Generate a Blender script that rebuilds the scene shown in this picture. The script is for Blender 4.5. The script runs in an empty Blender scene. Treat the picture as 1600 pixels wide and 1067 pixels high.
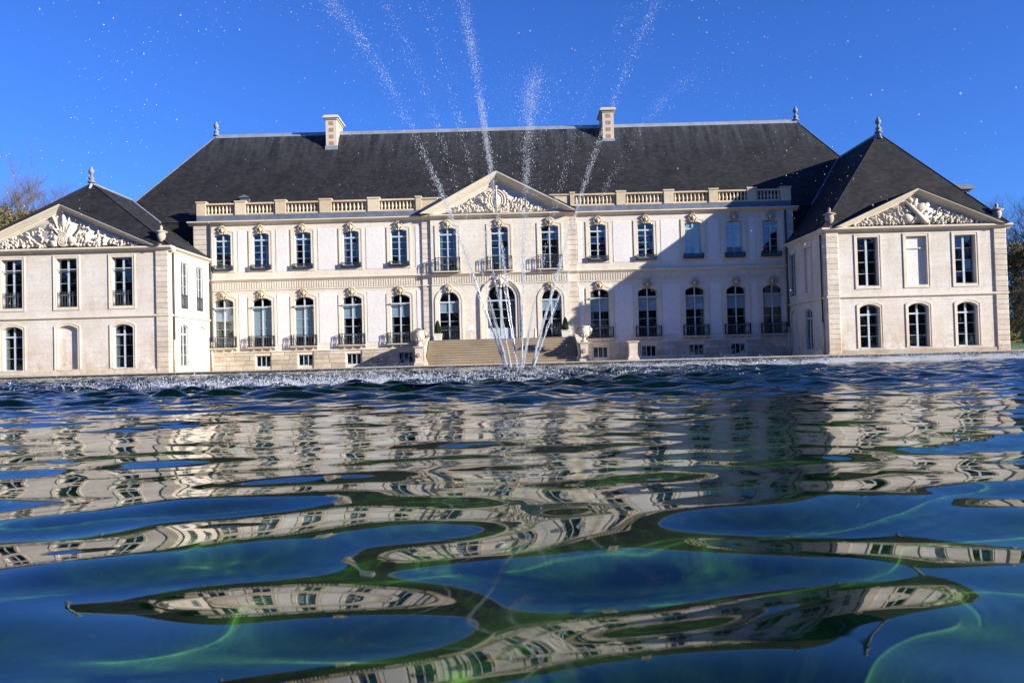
import bpy, bmesh, math, random
import numpy as np
from mathutils import Vector, Matrix, Euler

random.seed(7)
S = bpy.context.scene
COL = S.collection

# ------------------------------------------------------------------ camera
F_PX, ROLL, PITCH = 1300.0, 0.0265, math.atan((564.0 - 533.5) / 1300.0)
CAM_H = 0.30
fw = Vector((0, math.cos(PITCH), math.sin(PITCH))); rt = Vector((1, 0, 0)); upv = rt.cross(fw)
cR = rt * math.cos(ROLL) - upv * math.sin(ROLL)
cU = rt * math.sin(ROLL) + upv * math.cos(ROLL)
cd = bpy.data.cameras.new('camera'); cam = bpy.data.objects.new('camera', cd); COL.objects.link(cam)
cam.matrix_world = Matrix(((cR.x, cU.x, -fw.x, 0), (cR.y, cU.y, -fw.y, 0), (cR.z, cU.z, -fw.z, CAM_H), (0, 0, 0, 1)))
cd.sensor_width = 36.0; cd.lens = 36.0 * F_PX / 1600.0; cd.clip_start = 0.02; cd.clip_end = 3000
cd.dof.use_dof = True; cd.dof.focus_distance = 55.0; cd.dof.aperture_fstop = 13.0
S.camera = cam

# ------------------------------------------------------------------ sky, sun, exposure
SUN_DIR = Vector((2.17, -1.0, 0.715)).normalized()       # towards the sun
SUN_EL = math.asin(SUN_DIR.z)
w = bpy.data.worlds.new('World'); S.world = w; w.use_nodes = True
nt = w.node_tree; bg = nt.nodes['Background']
sky = nt.nodes.new('ShaderNodeTexSky'); sky.sky_type = 'NISHITA'; sky.sun_disc = False
sky.sun_elevation = SUN_EL; sky.sun_rotation = math.atan2(SUN_DIR.x, SUN_DIR.y)
sky.altitude = 0; sky.air_density = 1.0; sky.dust_density = 0.05; sky.ozone_density = 4.0
tint = nt.nodes.new('ShaderNodeMix'); tint.data_type = 'RGBA'; tint.blend_type = 'MULTIPLY'; tint.inputs[0].default_value = 1.0
tint.inputs[7].default_value = (0.43, 0.77, 1.56, 1)
nt.links.new(sky.outputs[0], tint.inputs[6]); nt.links.new(tint.outputs[2], bg.inputs[0])
bg.inputs[1].default_value = 0.069
sl = bpy.data.lights.new('sun', 'SUN'); sl.energy = 5.0; sl.angle = math.radians(0.53); sl.color = (1.0, 0.945, 0.85)
so = bpy.data.objects.new('sun', sl); COL.objects.link(so); so.rotation_euler = SUN_DIR.to_track_quat('Z', 'Y').to_euler()
S.view_settings.view_transform = 'Standard'; S.view_settings.look = 'None'; S.view_settings.gamma = 1.0
S.view_settings.exposure = 1.0; S.view_settings.use_curve_mapping = False
S.cycles.max_bounces = 10; S.cycles.transparent_max_bounces = 24; S.cycles.caustics_refractive = True; S.cycles.caustics_reflective = False
S.cycles.sample_clamp_indirect = 6.0
S.cycles.use_denoising = True

# ------------------------------------------------------------------ materials
def new_mat(name):
    m = bpy.data.materials.new(name); m.use_nodes = True
    return m, m.node_tree, m.node_tree.nodes, m.node_tree.links, m.node_tree.nodes['Principled BSDF']
def N(nodes, t, **kw):
    n = nodes.new('ShaderNode' + t)
    for k, v in kw.items(): setattr(n, k, v)
    return n
def ramp(nodes, stops):
    r = nodes.new('ShaderNodeValToRGB'); e = r.color_ramp.elements
    while len(e) < len(stops): e.new(0.5)
    for i, (p, c) in enumerate(stops): e[i].position = p; e[i].color = c if len(c) == 4 else (*c, 1)
    return r
def mixc(nodes, links, fac, a, b, mode='MIX'):
    m = nodes.new('ShaderNodeMix'); m.data_type = 'RGBA'; m.blend_type = mode
    for sock, v in ((m.inputs[0], fac), (m.inputs[6], a), (m.inputs[7], b)):
        if isinstance(v, bpy.types.NodeSocket): links.new(v, sock)
        elif isinstance(v, (int, float)): sock.default_value = v
        else: sock.default_value = (*v, 1)
    return m.outputs[2]
def wall_coords(nodes, links):
    """world position laid out along the wall: (x + y, z)"""
    g = N(nodes, 'NewGeometry'); s = N(nodes, 'SeparateXYZ'); links.new(g.outputs['Position'], s.inputs[0])
    a = N(nodes, 'Math', operation='ADD'); links.new(s.outputs[0], a.inputs[0]); links.new(s.outputs[1], a.inputs[1])
    c = N(nodes, 'CombineXYZ'); links.new(a.outputs[0], c.inputs[0]); links.new(s.outputs[2], c.inputs[1])
    return g.outputs['Position'], c.outputs[0], s
def noise(nodes, links, vec, scale, detail=4, rough=0.55, stretch=None):
    if stretch:
        mp = N(nodes, 'Mapping'); mp.inputs['Scale'].default_value = stretch; links.new(vec, mp.inputs[0]); vec = mp.outputs[0]
    n = N(nodes, 'TexNoise'); n.inputs['Scale'].default_value = scale; n.inputs['Detail'].default_value = detail
    n.inputs['Roughness'].default_value = rough; links.new(vec, n.inputs['Vector'])
    return n.outputs[0]
def bump(nodes, links, h, strength, dist, bsdf):
    b = N(nodes, 'Bump'); b.inputs['Strength'].default_value = strength; b.inputs['Distance'].default_value = dist
    links.new(h, b.inputs['Height']); links.new(b.outputs[0], bsdf.inputs['Normal'])

def stone(name, lo, hi, joints=None, stain=0.35, stain_col=(0.30, 0.22, 0.13), rough=0.9, per_obj=0.0):
    m, t, n, l, b = new_mat(name)
    pos, wc, sep = wall_coords(n, l)
    big = noise(n, l, pos, 0.35, 5, 0.6); fine = noise(n, l, pos, 6.0, 5, 0.65)
    r = ramp(n, [(0.34, lo), (0.66, hi)]); l.new(big, r.inputs[0])
    r2 = ramp(n, [(0.3, (0.86, 0.86, 0.86)), (0.7, (1.06, 1.06, 1.06))]); l.new(fine, r2.inputs[0])
    c = mixc(n, l, 1.0, r.outputs[0], r2.outputs[0], 'MULTIPLY')
    st = noise(n, l, pos, 0.9, 6, 0.7, (1.0, 1.0, 0.35)); r3 = ramp(n, [(0.55, (0, 0, 0)), (0.80, (stain, stain, stain))]); l.new(st, r3.inputs[0])
    c = mixc(n, l, r3.outputs[0], c, stain_col)
    dn = noise(n, l, pos, 2.4, 6, 0.75, (1.0, 1.0, 0.16)); r5 = ramp(n, [(0.58, (0, 0, 0)), (0.78, (0.75 * stain, 0.75 * stain, 0.75 * stain))]); l.new(dn, r5.inputs[0])
    c = mixc(n, l, r5.outputs[0], c, (0.22, 0.19, 0.16))
    pt = noise(n, l, pos, 0.55, 7, 0.8); r6 = ramp(n, [(0.50, (0, 0, 0)), (0.62, (0.5*stain, 0.5*stain, 0.5*stain))]); l.new(pt, r6.inputs[0])
    c = mixc(n, l, r6.outputs[0], c, tuple(x_*0.72*k_ for x_, k_ in zip(lo, (1.0, 0.92, 0.80))))
    zb_ = N(n, 'MapRange'); l.new(sep.outputs[2], zb_.inputs[0]); zb_.inputs[1].default_value = 2.6; zb_.inputs[2].default_value = 0.2; zb_.inputs[3].default_value = 0.0; zb_.inputs[4].default_value = 1.0
    dm = noise(n, l, pos, 1.1, 6, 0.75); r7 = ramp(n, [(0.42, (0, 0, 0)), (0.66, (1.1*stain, 1.1*stain, 1.1*stain))]); l.new(dm, r7.inputs[0])
    mz = N(n, 'Math', operation='MULTIPLY'); l.new(zb_.outputs[0], mz.inputs[0]); l.new(r7.outputs[0], mz.inputs[1]); c = mixc(n, l, mz.outputs[0], c, (0.38, 0.25, 0.13))
    if per_obj:
        oi = N(n, 'ObjectInfo'); ro = ramp(n, [(0.0, (1-per_obj, 1-per_obj*1.05, 1-per_obj*1.15)), (1.0, (1.05, 1.05, 1.05))]); l.new(oi.outputs['Random'], ro.inputs[0]); c = mixc(n, l, 1.0, c, ro.outputs[0], 'MULTIPLY')
    h = fine
    if joints:
        bt = N(n, 'TexBrick'); l.new(wc, bt.inputs[0]); bt.inputs['Scale'].default_value = 1.0
        bt.inputs['Brick Width'].default_value = joints[0]; bt.inputs['Row Height'].default_value = joints[1]
        bt.inputs['Mortar Size'].default_value = 0.012; bt.inputs['Mortar Smooth'].default_value = 0.2
        bt.inputs['Color1'].default_value = (1, 1, 1, 1); bt.inputs['Color2'].default_value = (0.90, 0.875, 0.84, 1); bt.inputs['Mortar'].default_value = (0.72, 0.66, 0.58, 1)
        c = mixc(n, l, joints[2], c, bt.outputs[0], 'MULTIPLY')
        iv = N(n, 'Math', operation='SUBTRACT'); iv.inputs[0].default_value = 1.0; l.new(bt.outputs['Fac'], iv.inputs[1])
        ad = N(n, 'Math', operation='MULTIPLY_ADD'); l.new(fine, ad.inputs[0]); ad.inputs[1].default_value = 0.35; l.new(iv.outputs[0], ad.inputs[2]); h = ad.outputs[0]
    l.new(c, b.inputs['Base Color']); b.inputs['Roughness'].default_value = rough; b.inputs['Specular IOR Level'].default_value = 0.2
    bump(n, l, h, 0.5, 0.012, b)
    return m

M = {}
M['stone'] = stone('cream_stone', (0.64, 0.575, 0.475), (0.71, 0.655, 0.565), (0.85, 0.42, 0.35), 0.34)
M['pav'] = stone('pavilion_stone', (0.62, 0.545, 0.455), (0.70, 0.645, 0.585), (0.95, 0.40, 0.32), 0.62, (0.36, 0.26, 0.15))
M['trim'] = stone('trim_stone', (0.63, 0.55, 0.435), (0.705, 0.635, 0.525), None, 0.32)
M['balus'] = stone('balustrade_stone', (0.56, 0.44, 0.28), (0.66, 0.555, 0.40), None, 0.45, (0.30, 0.24, 0.17), per_obj=0.12)
M['quoin'] = stone('quoin_stone', (0.57, 0.49, 0.39), (0.68, 0.60, 0.50), None, 0.5, per_obj=0.14)
M['render'] = stone('white_render', (0.66, 0.625, 0.59), (0.72, 0.685, 0.645), None, 0.12, (0.42, 0.36, 0.30))
M['relief'] = stone('relief_stone', (0.58, 0.51, 0.41), (0.68, 0.61, 0.51), None, 0.35)
M['plinth'] = stone('plinth_stone', (0.52, 0.45, 0.36), (0.64, 0.57, 0.47), None, 0.6, (0.28, 0.21, 0.13), per_obj=0.25)
M['gold'] = stone('ochre_stone', (0.48, 0.385, 0.26), (0.59, 0.50, 0.36), None, 0.3)
M['step'] = stone('step_stone', (0.22, 0.18, 0.125), (0.31, 0.26, 0.19), None, 0.7, (0.16, 0.13, 0.08))
M['kerb'] = stone('kerb_stone', (0.40, 0.345, 0.28), (0.54, 0.48, 0.40), None, 0.4)
M['brick'] = stone('brick_red', (0.33, 0.17, 0.10), (0.42, 0.25, 0.16), None, 0.2)
M['chimney'] = stone('chimney_stone', (0.50, 0.45, 0.37), (0.62, 0.56, 0.47), None, 0.4)

def simple(name, col, rough=0.6, metal=0.0, var=0.25, scale=3.0, spec=0.4):
    m, t, n, l, b = new_mat(name)
    g = N(n, 'NewGeometry'); nz = noise(n, l, g.outputs['Position'], scale, 5, 0.65)
    r = ramp(n, [(0.3, tuple(c * (1 - var) for c in col)), (0.7, tuple(min(1, c * (1 + var)) for c in col))]); l.new(nz, r.inputs[0])
    l.new(r.outputs[0], b.inputs['Base Color']); b.inputs['Roughness'].default_value = rough; b.inputs['Metallic'].default_value = metal
    b.inputs['Specular IOR Level'].default_value = spec
    return m
M['urn'] = stone('weathered_urn_stone', (0.34, 0.28, 0.20), (0.52, 0.46, 0.37), None, 0.8, (0.14, 0.11, 0.08))
M['lead'] = simple('lead_sheet', (0.115, 0.135, 0.175), 0.55, 0.0, 0.3, 1.5)
M['ridge'] = simple('zinc_ridge', (0.30, 0.33, 0.37), 0.45, 0.3, 0.2, 1.5)
M['finial'] = simple('finial_zinc', (0.19, 0.20, 0.215), 0.55, 0.0, 0.3, 4)
M['curtain'] = simple('grey_curtain', (0.30, 0.29, 0.27), 0.9, 0, 0.2, 6)
M['iron'] = simple('wrought_iron', (0.022, 0.027, 0.04), 0.5, 0.0, 0.3)
M['paint'] = simple('window_paint', (0.43, 0.48, 0.515), 0.5, 0, 0.1)
M['blind'] = simple('white_blind', (0.60, 0.63, 0.66), 0.8, 0, 0.06)
M['room'] = simple('painted_room_shade', (0.030, 0.029, 0.029), 0.9, 0, 0.6, 1.2)  # near-black colour stands in for the shade inside the rooms
M['pipe'] = simple('pipe_zinc', (0.07, 0.068, 0.07), 0.5, 0, 0.2)
M['pipelow'] = simple('pipe_cream', (0.55, 0.47, 0.36), 0.6, 0, 0.15)
M['white'] = simple('white_painted', (0.66, 0.65, 0.62), 0.5, 0, 0.06)
M['bark'] = simple('bark', (0.115, 0.085, 0.062), 0.95, 0, 0.4, 4)
M['palebark'] = simple('pale_bark', (0.26, 0.21, 0.15), 0.95, 0, 0.3, 4)
M['box'] = simple('planter_paint', (0.58, 0.55, 0.48), 0.6, 0, 0.1)
M['wetwall'] = simple('wet_pond_wall', (0.030, 0.034, 0.036), 0.4, 0, 0.5, 2)
M['nozzle'] = simple('wet_nozzle_stone', (0.045, 0.05, 0.035), 0.3, 0, 0.5, 9)

def leafmat(name, a, b2, sc=0.8):
    m, t, n, l, b = new_mat(name)
    g = N(n, 'NewGeometry'); nz = noise(n, l, g.outputs['Position'], sc, 4, 0.7)
    r = ramp(n, [(0.3, a), (0.7, b2)]); l.new(nz, r.inputs[0]); l.new(r.outputs[0], b.inputs['Base Color'])
    b.inputs['Roughness'].default_value = 0.8; b.inputs['Specular IOR Level'].default_value = 0.2
    return m
M['topiary'] = leafmat('topiary_leaf', (0.022, 0.045, 0.012), (0.05, 0.085, 0.022), 9)
M['olive'] = leafmat('ivy_leaf', (0.085, 0.075, 0.032), (0.165, 0.138, 0.058), 0.5)
M['brown'] = leafmat('brown_leaf', (0.10, 0.080, 0.046), (0.17, 0.132, 0.072), 0.5)
M['wood'] = leafmat('wood_mass', (0.030, 0.034, 0.018), (0.085, 0.072, 0.042), 0.15)

# slate
m, t, n, l, b = new_mat('slate'); M['slate'] = m
pos, wc, sep = wall_coords(n, l)
g = N(n, 'NewGeometry'); sn = N(n, 'SeparateXYZ'); l.new(g.outputs['True Normal'], sn.inputs[0]); an = N(n, 'Math', operation='ABSOLUTE'); l.new(sn.outputs[0], an.inputs[0])
gt = N(n, 'Math', operation='GREATER_THAN'); l.new(an.outputs[0], gt.inputs[0]); gt.inputs[1].default_value = 0.4
mxu = N(n, 'Mix'); l.new(gt.outputs[0], mxu.inputs[0]); l.new(sep.outputs[0], mxu.inputs[2]); l.new(sep.outputs[1], mxu.inputs[3])
cw = N(n, 'CombineXYZ'); l.new(mxu.outputs[0], cw.inputs[0]); l.new(sep.outputs[2], cw.inputs[1]); wc = cw.outputs[0]
bt = N(n, 'TexBrick'); l.new(wc, bt.inputs[0]); bt.inputs['Scale'].default_value = 1.0
bt.inputs['Brick Width'].default_value = 0.30; bt.inputs['Row Height'].default_value = 0.17; bt.inputs['Mortar Size'].default_value = 0.006
bt.inputs['Color1'].default_value = (1.38, 1.35, 1.32, 1); bt.inputs['Color2'].default_value = (0.64, 0.66, 0.71, 1); bt.inputs['Mortar'].default_value = (0.35, 0.35, 0.35, 1)
r = ramp(n, [(0.3, (0.0145, 0.0145, 0.0170)), (0.7, (0.0315, 0.0300, 0.0315))]); l.new(noise(n, l, pos, 0.5, 6, 0.7), r.inputs[0])
c = mixc(n, l, 0.75, r.outputs[0], bt.outputs[0], 'MULTIPLY')
# pale lichen / lead run-off streaks that start under the ridge and trail down
stk = noise(n, l, wc, 1.0, 6, 0.75, (1.6, 0.16, 1)); zz = N(n, 'MapRange'); l.new(sep.outputs[2], zz.inputs[0])
zz.inputs[1].default_value = 14.5; zz.inputs[2].default_value = 20.0; zz.inputs[3].default_value = 0.0; zz.inputs[4].default_value = 1.0
pw = N(n, 'Math', operation='POWER'); l.new(zz.outputs[0], pw.inputs[0]); pw.inputs[1].default_value = 1.7
sr = ramp(n, [(0.42, (0, 0, 0)), (0.72, (0.75, 0.75, 0.75))]); l.new(stk, sr.inputs[0])
mm = N(n, 'Math', operation='MULTIPLY'); l.new(sr.outputs[0], mm.inputs[0]); l.new(pw.outputs[0], mm.inputs[1])
c = mixc(n, l, mm.outputs[0], c, (0.105, 0.125, 0.145))
l.new(c, b.inputs['Base Color']); b.inputs['Roughness'].default_value = 0.75; b.inputs['Specular IOR Level'].default_value = 0.15
bump(n, l, bt.outputs['Fac'], 0.35, -0.02, b)

# window glass
m, t, n, l, b = new_mat('window_glass'); M['glass'] = m
n.remove(b); out = n['Material Output']
gl = N(n, 'BsdfGlossy'); gl.inputs['Roughness'].default_value = 0.015; gl.inputs['Color'].default_value = (1, 1, 1, 1)
tr = N(n, 'BsdfTransparent'); tr.inputs['Color'].default_value = (0.80, 0.86, 0.88, 1)
ms = N(n, 'MixShader')
def schlick(n, l, f0):
    g = N(n, 'NewGeometry'); dt = N(n, 'VectorMath', operation='DOT_PRODUCT'); l.new(g.outputs['Incoming'], dt.inputs[0]); l.new(g.outputs['Normal'], dt.inputs[1])
    ab = N(n, 'Math', operation='ABSOLUTE'); l.new(dt.outputs['Value'], ab.inputs[0]); om = N(n, 'Math', operation='SUBTRACT', use_clamp=True); om.inputs[0].default_value = 1.0; l.new(ab.outputs[0], om.inputs[1])
    p5 = N(n, 'Math', operation='POWER'); l.new(om.outputs[0], p5.inputs[0]); p5.inputs[1].default_value = 5.0
    fr = N(n, 'Math', operation='MULTIPLY_ADD'); l.new(p5.outputs[0], fr.inputs[0]); fr.inputs[1].default_value = 1 - f0; fr.inputs[2].default_value = f0
    return fr
fr = schlick(n, l, 0.06)
g = N(n, 'NewGeometry'); bp = N(n, 'Bump'); bp.inputs['Strength'].default_value = 0.12; bp.inputs['Distance'].default_value = 0.02
l.new(noise(n, l, g.outputs['Position'], 2.5, 2, 0.5), bp.inputs['Height']); l.new(bp.outputs[0], gl.inputs['Normal'])
l.new(fr.outputs[0], ms.inputs[0]); l.new(tr.outputs[0], ms.inputs[1]); l.new(gl.outputs[0], ms.inputs[2]); l.new(ms.outputs[0], out.inputs[0])

# gravel, grass
def groundmat(name, a, b2, sc, fine_sc):
    m, t, n, l, b = new_mat(name); g = N(n, 'NewGeometry')
    r = ramp(n, [(0.35, a), (0.65, b2)]); l.new(noise(n, l, g.outputs['Position'], sc, 6, 0.7), r.inputs[0])
    f = noise(n, l, g.outputs['Position'], fine_sc, 3, 0.7); r2 = ramp(n, [(0.3, (0.7, 0.7, 0.7)), (0.7, (1.2, 1.2, 1.2))]); l.new(f, r2.inputs[0])
    l.new(mixc(n, l, 1.0, r.outputs[0], r2.outputs[0], 'MULTIPLY'), b.inputs['Base Color']); b.inputs['Roughness'].default_value = 0.95
    bump(n, l, f, 0.6, 0.02, b); return m
M['gravel'] = groundmat('gravel', (0.30, 0.255, 0.19), (0.40, 0.345, 0.27), 0.6, 30)
M['grass'] = groundmat('grass', (0.055, 0.105, 0.018), (0.095, 0.165, 0.032), 0.5, 18)
M['floor'] = groundmat('pond_bed', (0.032, 0.070, 0.015), (0.085, 0.150, 0.030), 1.2, 12)

# fountain spray
m, t, n, l, b = new_mat('spray'); M['spray'] = m
n.remove(b); out = n['Material Output']
df = N(n, 'BsdfDiffuse'); df.inputs[0].default_value = (0.88, 0.91, 0.95, 1); tl = N(n, 'BsdfTranslucent'); tl.inputs[0].default_value = (0.88, 0.91, 0.95, 1)
gg = N(n, 'BsdfGlossy'); gg.inputs[1].default_value = 0.15; tp = N(n, 'BsdfTransparent')
m1 = N(n, 'MixShader'); m1.inputs[0].default_value = 0.45; l.new(df.outputs[0], m1.inputs[1]); l.new(tl.outputs[0], m1.inputs[2])
m2 = N(n, 'MixShader'); m2.inputs[0].default_value = 0.18; l.new(m1.outputs[0], m2.inputs[1]); l.new(gg.outputs[0], m2.inputs[2])
m3 = N(n, 'MixShader'); m3.inputs[0].default_value = 0.5; l.new(tp.outputs[0], m3.inputs[1]); l.new(m2.outputs[0], m3.inputs[2]); l.new(m3.outputs[0], out.inputs[0])

# water: refraction + mirror by Fresnel, fine ripples grow towards the fountain
m, t, n, l, b = new_mat('water'); M['water'] = m
n.remove(b); out = n['Material Output']
gw = N(n, 'BsdfRefraction'); gw.inputs['IOR'].default_value = 1.333; gw.inputs['Roughness'].default_value = 0.0; gw.inputs['Color'].default_value = (0.60, 0.88, 0.58, 1)
gr = N(n, 'BsdfGlossy'); gr.inputs['Roughness'].default_value = 0.0; ms = N(n, 'MixShader')
fr = schlick(n, l, 0.02)
l.new(fr.outputs[0], ms.inputs[0]); l.new(gw.outputs[0], ms.inputs[1]); l.new(gr.outputs[0], ms.inputs[2]); l.new(ms.outputs[0], out.inputs[0])

# ------------------------------------------------------------------ mesh helpers
WL = {}                                                   # world location of every object built
class MB:
    def __init__(s): s.v = []; s.f = []; s.smooth = False
    def add(s, vs, fs):
        o = len(s.v); s.v += [tuple(p) for p in vs]; s.f += [tuple(i + o for i in q) for q in fs]; return s
    def box(s, x0, x1, y0, y1, z0, z1):
        return s.add([(x0,y0,z0),(x1,y0,z0),(x1,y1,z0),(x0,y1,z0),(x0,y0,z1),(x1,y0,z1),(x1,y1,z1),(x0,y1,z1)],
                     [(0,3,2,1),(4,5,6,7),(0,1,5,4),(1,2,6,5),(2,3,7,6),(3,0,4,7)])
    def pillow(s, x0, x1, y0, y1, z0, z1, c=0.03):
        """block whose front (y0) edges are chamfered"""
        return s.add([(x0,y0+c,z0),(x1,y0+c,z0),(x1,y1,z0),(x0,y1,z0),(x0,y0+c,z1),(x1,y0+c,z1),(x1,y1,z1),(x0,y1,z1),
                      (x0+c,y0,z0+c),(x1-c,y0,z0+c),(x1-c,y0,z1-c),(x0+c,y0,z1-c)],
                     [(0,3,2,1),(4,5,6,7),(1,2,6,5),(2,3,7,6),(3,0,4,7),(8,9,10,11),(0,1,9,8),(1,5,10,9),(5,4,11,10),(4,0,8,11)])
    def prism(s, prof, axis, a0, a1):
        """closed profile [(p,q)] pushed along an axis: x -> (a,p,q), y -> (p,a,q)"""
        n = len(prof); mk = (lambda a, p, q: (a, p, q)) if axis == 'x' else ((lambda a, p, q: (p, a, q)) if axis == 'y' else (lambda a, p, q: (p, q, a)))
        s.add([mk(a0, *p) for p in prof] + [mk(a1, *p) for p in prof],
              [tuple(range(n)), tuple(range(2*n-1, n-1, -1))] + [(i, n+i, n+(i+1) % n, (i+1) % n) for i in range(n)])
        return s
    def lathe(s, prof, cx, cy, cz, seg=12):
        n = len(prof); vs = []; fs = []
        for r, z in prof:
            for k in range(seg):
                a = 2*math.pi*k/seg; vs.append((cx + r*math.cos(a), cy + r*math.sin(a), cz + z))
        for i in range(n-1):
            for k in range(seg):
                k2 = (k+1) % seg; fs.append((i*seg+k, i*seg+k2, (i+1)*seg+k2, (i+1)*seg+k))
        fs.append(tuple(range(seg-1, -1, -1))); fs.append(tuple((n-1)*seg+k for k in range(seg)))
        return s.add(vs, fs)
    def tube(s, pts, rad, seg=5):
        pts = [Vector(p) for p in pts]; n = len(pts); vs = []; fs = []
        if not isinstance(rad, (list, tuple)): rad = [rad]*n
        for i, p in enumerate(pts):
            d = (pts[min(i+1, n-1)] - pts[max(i-1, 0)]).normalized()
            a = d.cross(Vector((0.13, 0.31, 0.94)) if abs(d.z) < 0.9 else Vector((1, 0.2, 0))).normalized(); c = d.cross(a)
            for k in range(seg):
                th = 2*math.pi*k/seg; vs.append(p + (a*math.cos(th) + c*math.sin(th))*rad[i])
        for i in range(n-1):
            for k in range(seg):
                k2 = (k+1) % seg; fs.append((i*seg+k, i*seg+k2, (i+1)*seg+k2, (i+1)*seg+k))
        fs.append(tuple(range(seg-1, -1, -1))); fs.append(tuple((n-1)*seg+k for k in range(seg)))
        return s.add(vs, fs)
    def blob(s, c, r, rot=None, seg=7, rings=5):
        R = Euler(rot or (0, 0, 0)).to_matrix(); c = Vector(c); vs = []; fs = []
        for i in range(1, rings):
            ph = math.pi*i/rings
            for k in range(seg):
                th = 2*math.pi*k/seg
                vs.append(c + R @ Vector((r[0]*math.sin(ph)*math.cos(th), r[1]*math.sin(ph)*math.sin(th), r[2]*math.cos(ph))))
        T = len(vs); vs.append(c + R @ Vector((0, 0, r[2]))); vs.append(c + R @ Vector((0, 0, -r[2])))
        for i in range(rings-2):
            for k in range(seg):
                k2 = (k+1) % seg; fs.append((i*seg+k, (i+1)*seg+k, (i+1)*seg+k2, i*seg+k2))
        for k in range(seg):
            k2 = (k+1) % seg; fs.append((T, k, k2)); fs.append((T+1, (rings-2)*seg+k2, (rings-2)*seg+k))
        return s.add(vs, fs)
    def mesh(s, name, mat, org=(0, 0, 0)):
        me = bpy.data.meshes.new(name); o = Vector(org)
        me.from_pydata([tuple(Vector(p) - o) for p in s.v], [], s.f); me.update()
        if mat: me.materials.append(mat)
        if s.smooth: me.polygons.foreach_set('use_smooth', [True]*len(me.polygons))
        bm = bmesh.new(); bm.from_mesh(me); bmesh.ops.recalc_face_normals(bm, faces=bm.faces); bm.to_mesh(me); bm.free()
        return me

def link(o, parent=None, world=(0, 0, 0), rz=0.0):
    COL.objects.link(o); wv = Vector(world); WL[o.name] = wv; o.rotation_euler.z = rz
    if parent is None: o.location = wv
    else: o.parent = parent; o.location = wv - WL[parent.name]
    return o
def tag(o, label=None, cat=None, group=None, kind=None):
    for k, v in (('label', label), ('category', cat), ('group', group), ('kind', kind)):
        if v: o[k] = v
    return o
def empty(name, loc, label, cat, group=None):
    o = bpy.data.objects.new(name, None); o.empty_display_size = 0.3; link(o, None, loc); return tag(o, label, cat, group)
def part(name, mb, mat, parent=None, org=None, smooth=False):
    """mesh given in world coordinates"""
    if org is None: org = WL[parent.name] if parent is not None else (0, 0, 0)
    mb.smooth = smooth or mb.smooth
    return link(bpy.data.objects.new(name, mb.mesh(name, M[mat] if isinstance(mat, str) else mat, org)), parent, org)
def inst(name, me, parent, world, rz=0.0):
    """object that shares mesh data"""
    return link(bpy.data.objects.new(name, me), parent, world, rz)

# ------------------------------------------------------------------ wall with openings
def arch_z(x, a, h, rise):
    if rise <= 0: return h
    if rise >= a * 0.999: return h - a + math.sqrt(max(0, a*a - x*x))
    R = (a*a + rise*rise) / (2*rise); return h - R + math.sqrt(max(0, R*R - x*x))
def outline(a, h, rise, n=12, grow=0.0, bottom=0.0, z0=0.0):
    """points up the left jamb, over the arch and down the right jamb"""
    A = a + grow; H = h + grow; rs = rise if rise < a*0.999 else A
    if rise <= 0: pts = [(-A, z0-bottom), (-A, H), (0, H), (A, H), (A, z0-bottom)]; return pts
    pts = [(-A, z0-bottom)]
    for i in range(n+1):
        x = -A + 2*A*i/n if rise < a*0.999 else -A*math.cos(math.pi*i/n)
        pts.append((x, arch_z(x, A, H, rs)))
    return pts + [(A, z0-bottom)]
def wall(mb, mapf, u0, u1, rows, depth):
    """rows: (z0, z1, [(uc, w, zb, zt, rise)]); mapf(u, z, d) -> world"""
    def quad(a, b, c, d): mb.add([mapf(*a, 0), mapf(*b, 0), mapf(*c, 0), mapf(*d, 0)], [(0, 1, 2, 3)])
    for z0, z1, ops in rows:
        u = u0
        for uc, wd, zb, zt, rise in sorted(ops):
            a = wd/2; l0, r0 = uc-a, uc+a
            if l0 - u > 1e-4: quad((u, z0), (l0, z0), (l0, z1), (u, z1))
            if zb - z0 > 1e-4: quad((l0, z0), (r0, z0), (r0, zb), (l0, zb))
            o = outline(a, zt-zb, rise); top = o[1:-1]
            for (xa, za), (xb, zz2) in zip(top[:-1], top[1:]):
                if xb - xa > 1e-5: quad((uc+xa, zb+za), (uc+xb, zb+zz2), (uc+xb, z1), (uc+xa, z1))
            loop = o + [o[0]]
            for (xa, za), (xb, zz2) in zip(loop[:-1], loop[1:]):
                mb.add([mapf(uc+xa, zb+za, 0), mapf(uc+xb, zb+zz2, 0), mapf(uc+xb, zb+zz2, depth), mapf(uc+xa, zb+za, depth)], [(0, 1, 2, 3)])
            u = r0
        if u1 - u > 1e-4: quad((u, z0), (u1, z0), (u1, z1), (u, z1))

def band(mb, a, h, rise, g0, g1, y0, y1, closed_bottom=True, bottom=0.0):
    """moulded band round an opening between offsets g0 and g1, from y1 (wall) forward to y0; local coords"""
    p = outline(a, h, rise, 12, g0, bottom); q = outline(a, h, rise, 12, g1, bottom + (g1 if closed_bottom else 0)); n = len(p)
    if closed_bottom: p = outline(a, h, rise, 12, g0, bottom + g0)
    vs = [(x, y0, z) for x, z in p] + [(x, y0, z) for x, z in q] + [(x, y1, z) for x, z in p] + [(x, y1, z) for x, z in q]
    fs = []
    rng = range(n if closed_bottom else n-1)
    for i in rng:
        j = (i+1) % n
        fs += [(i, j, n+j, n+i), (n+i, n+j, 3*n+j, 3*n+i), (i, 2*n+i, 2*n+j, j)]
    if not closed_bottom: fs += [(0, n, 3*n, 2*n), (n-1, 2*n-1+n*0, 4*n-1, 3*n-1)]
    mb.add(vs, fs)

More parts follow.
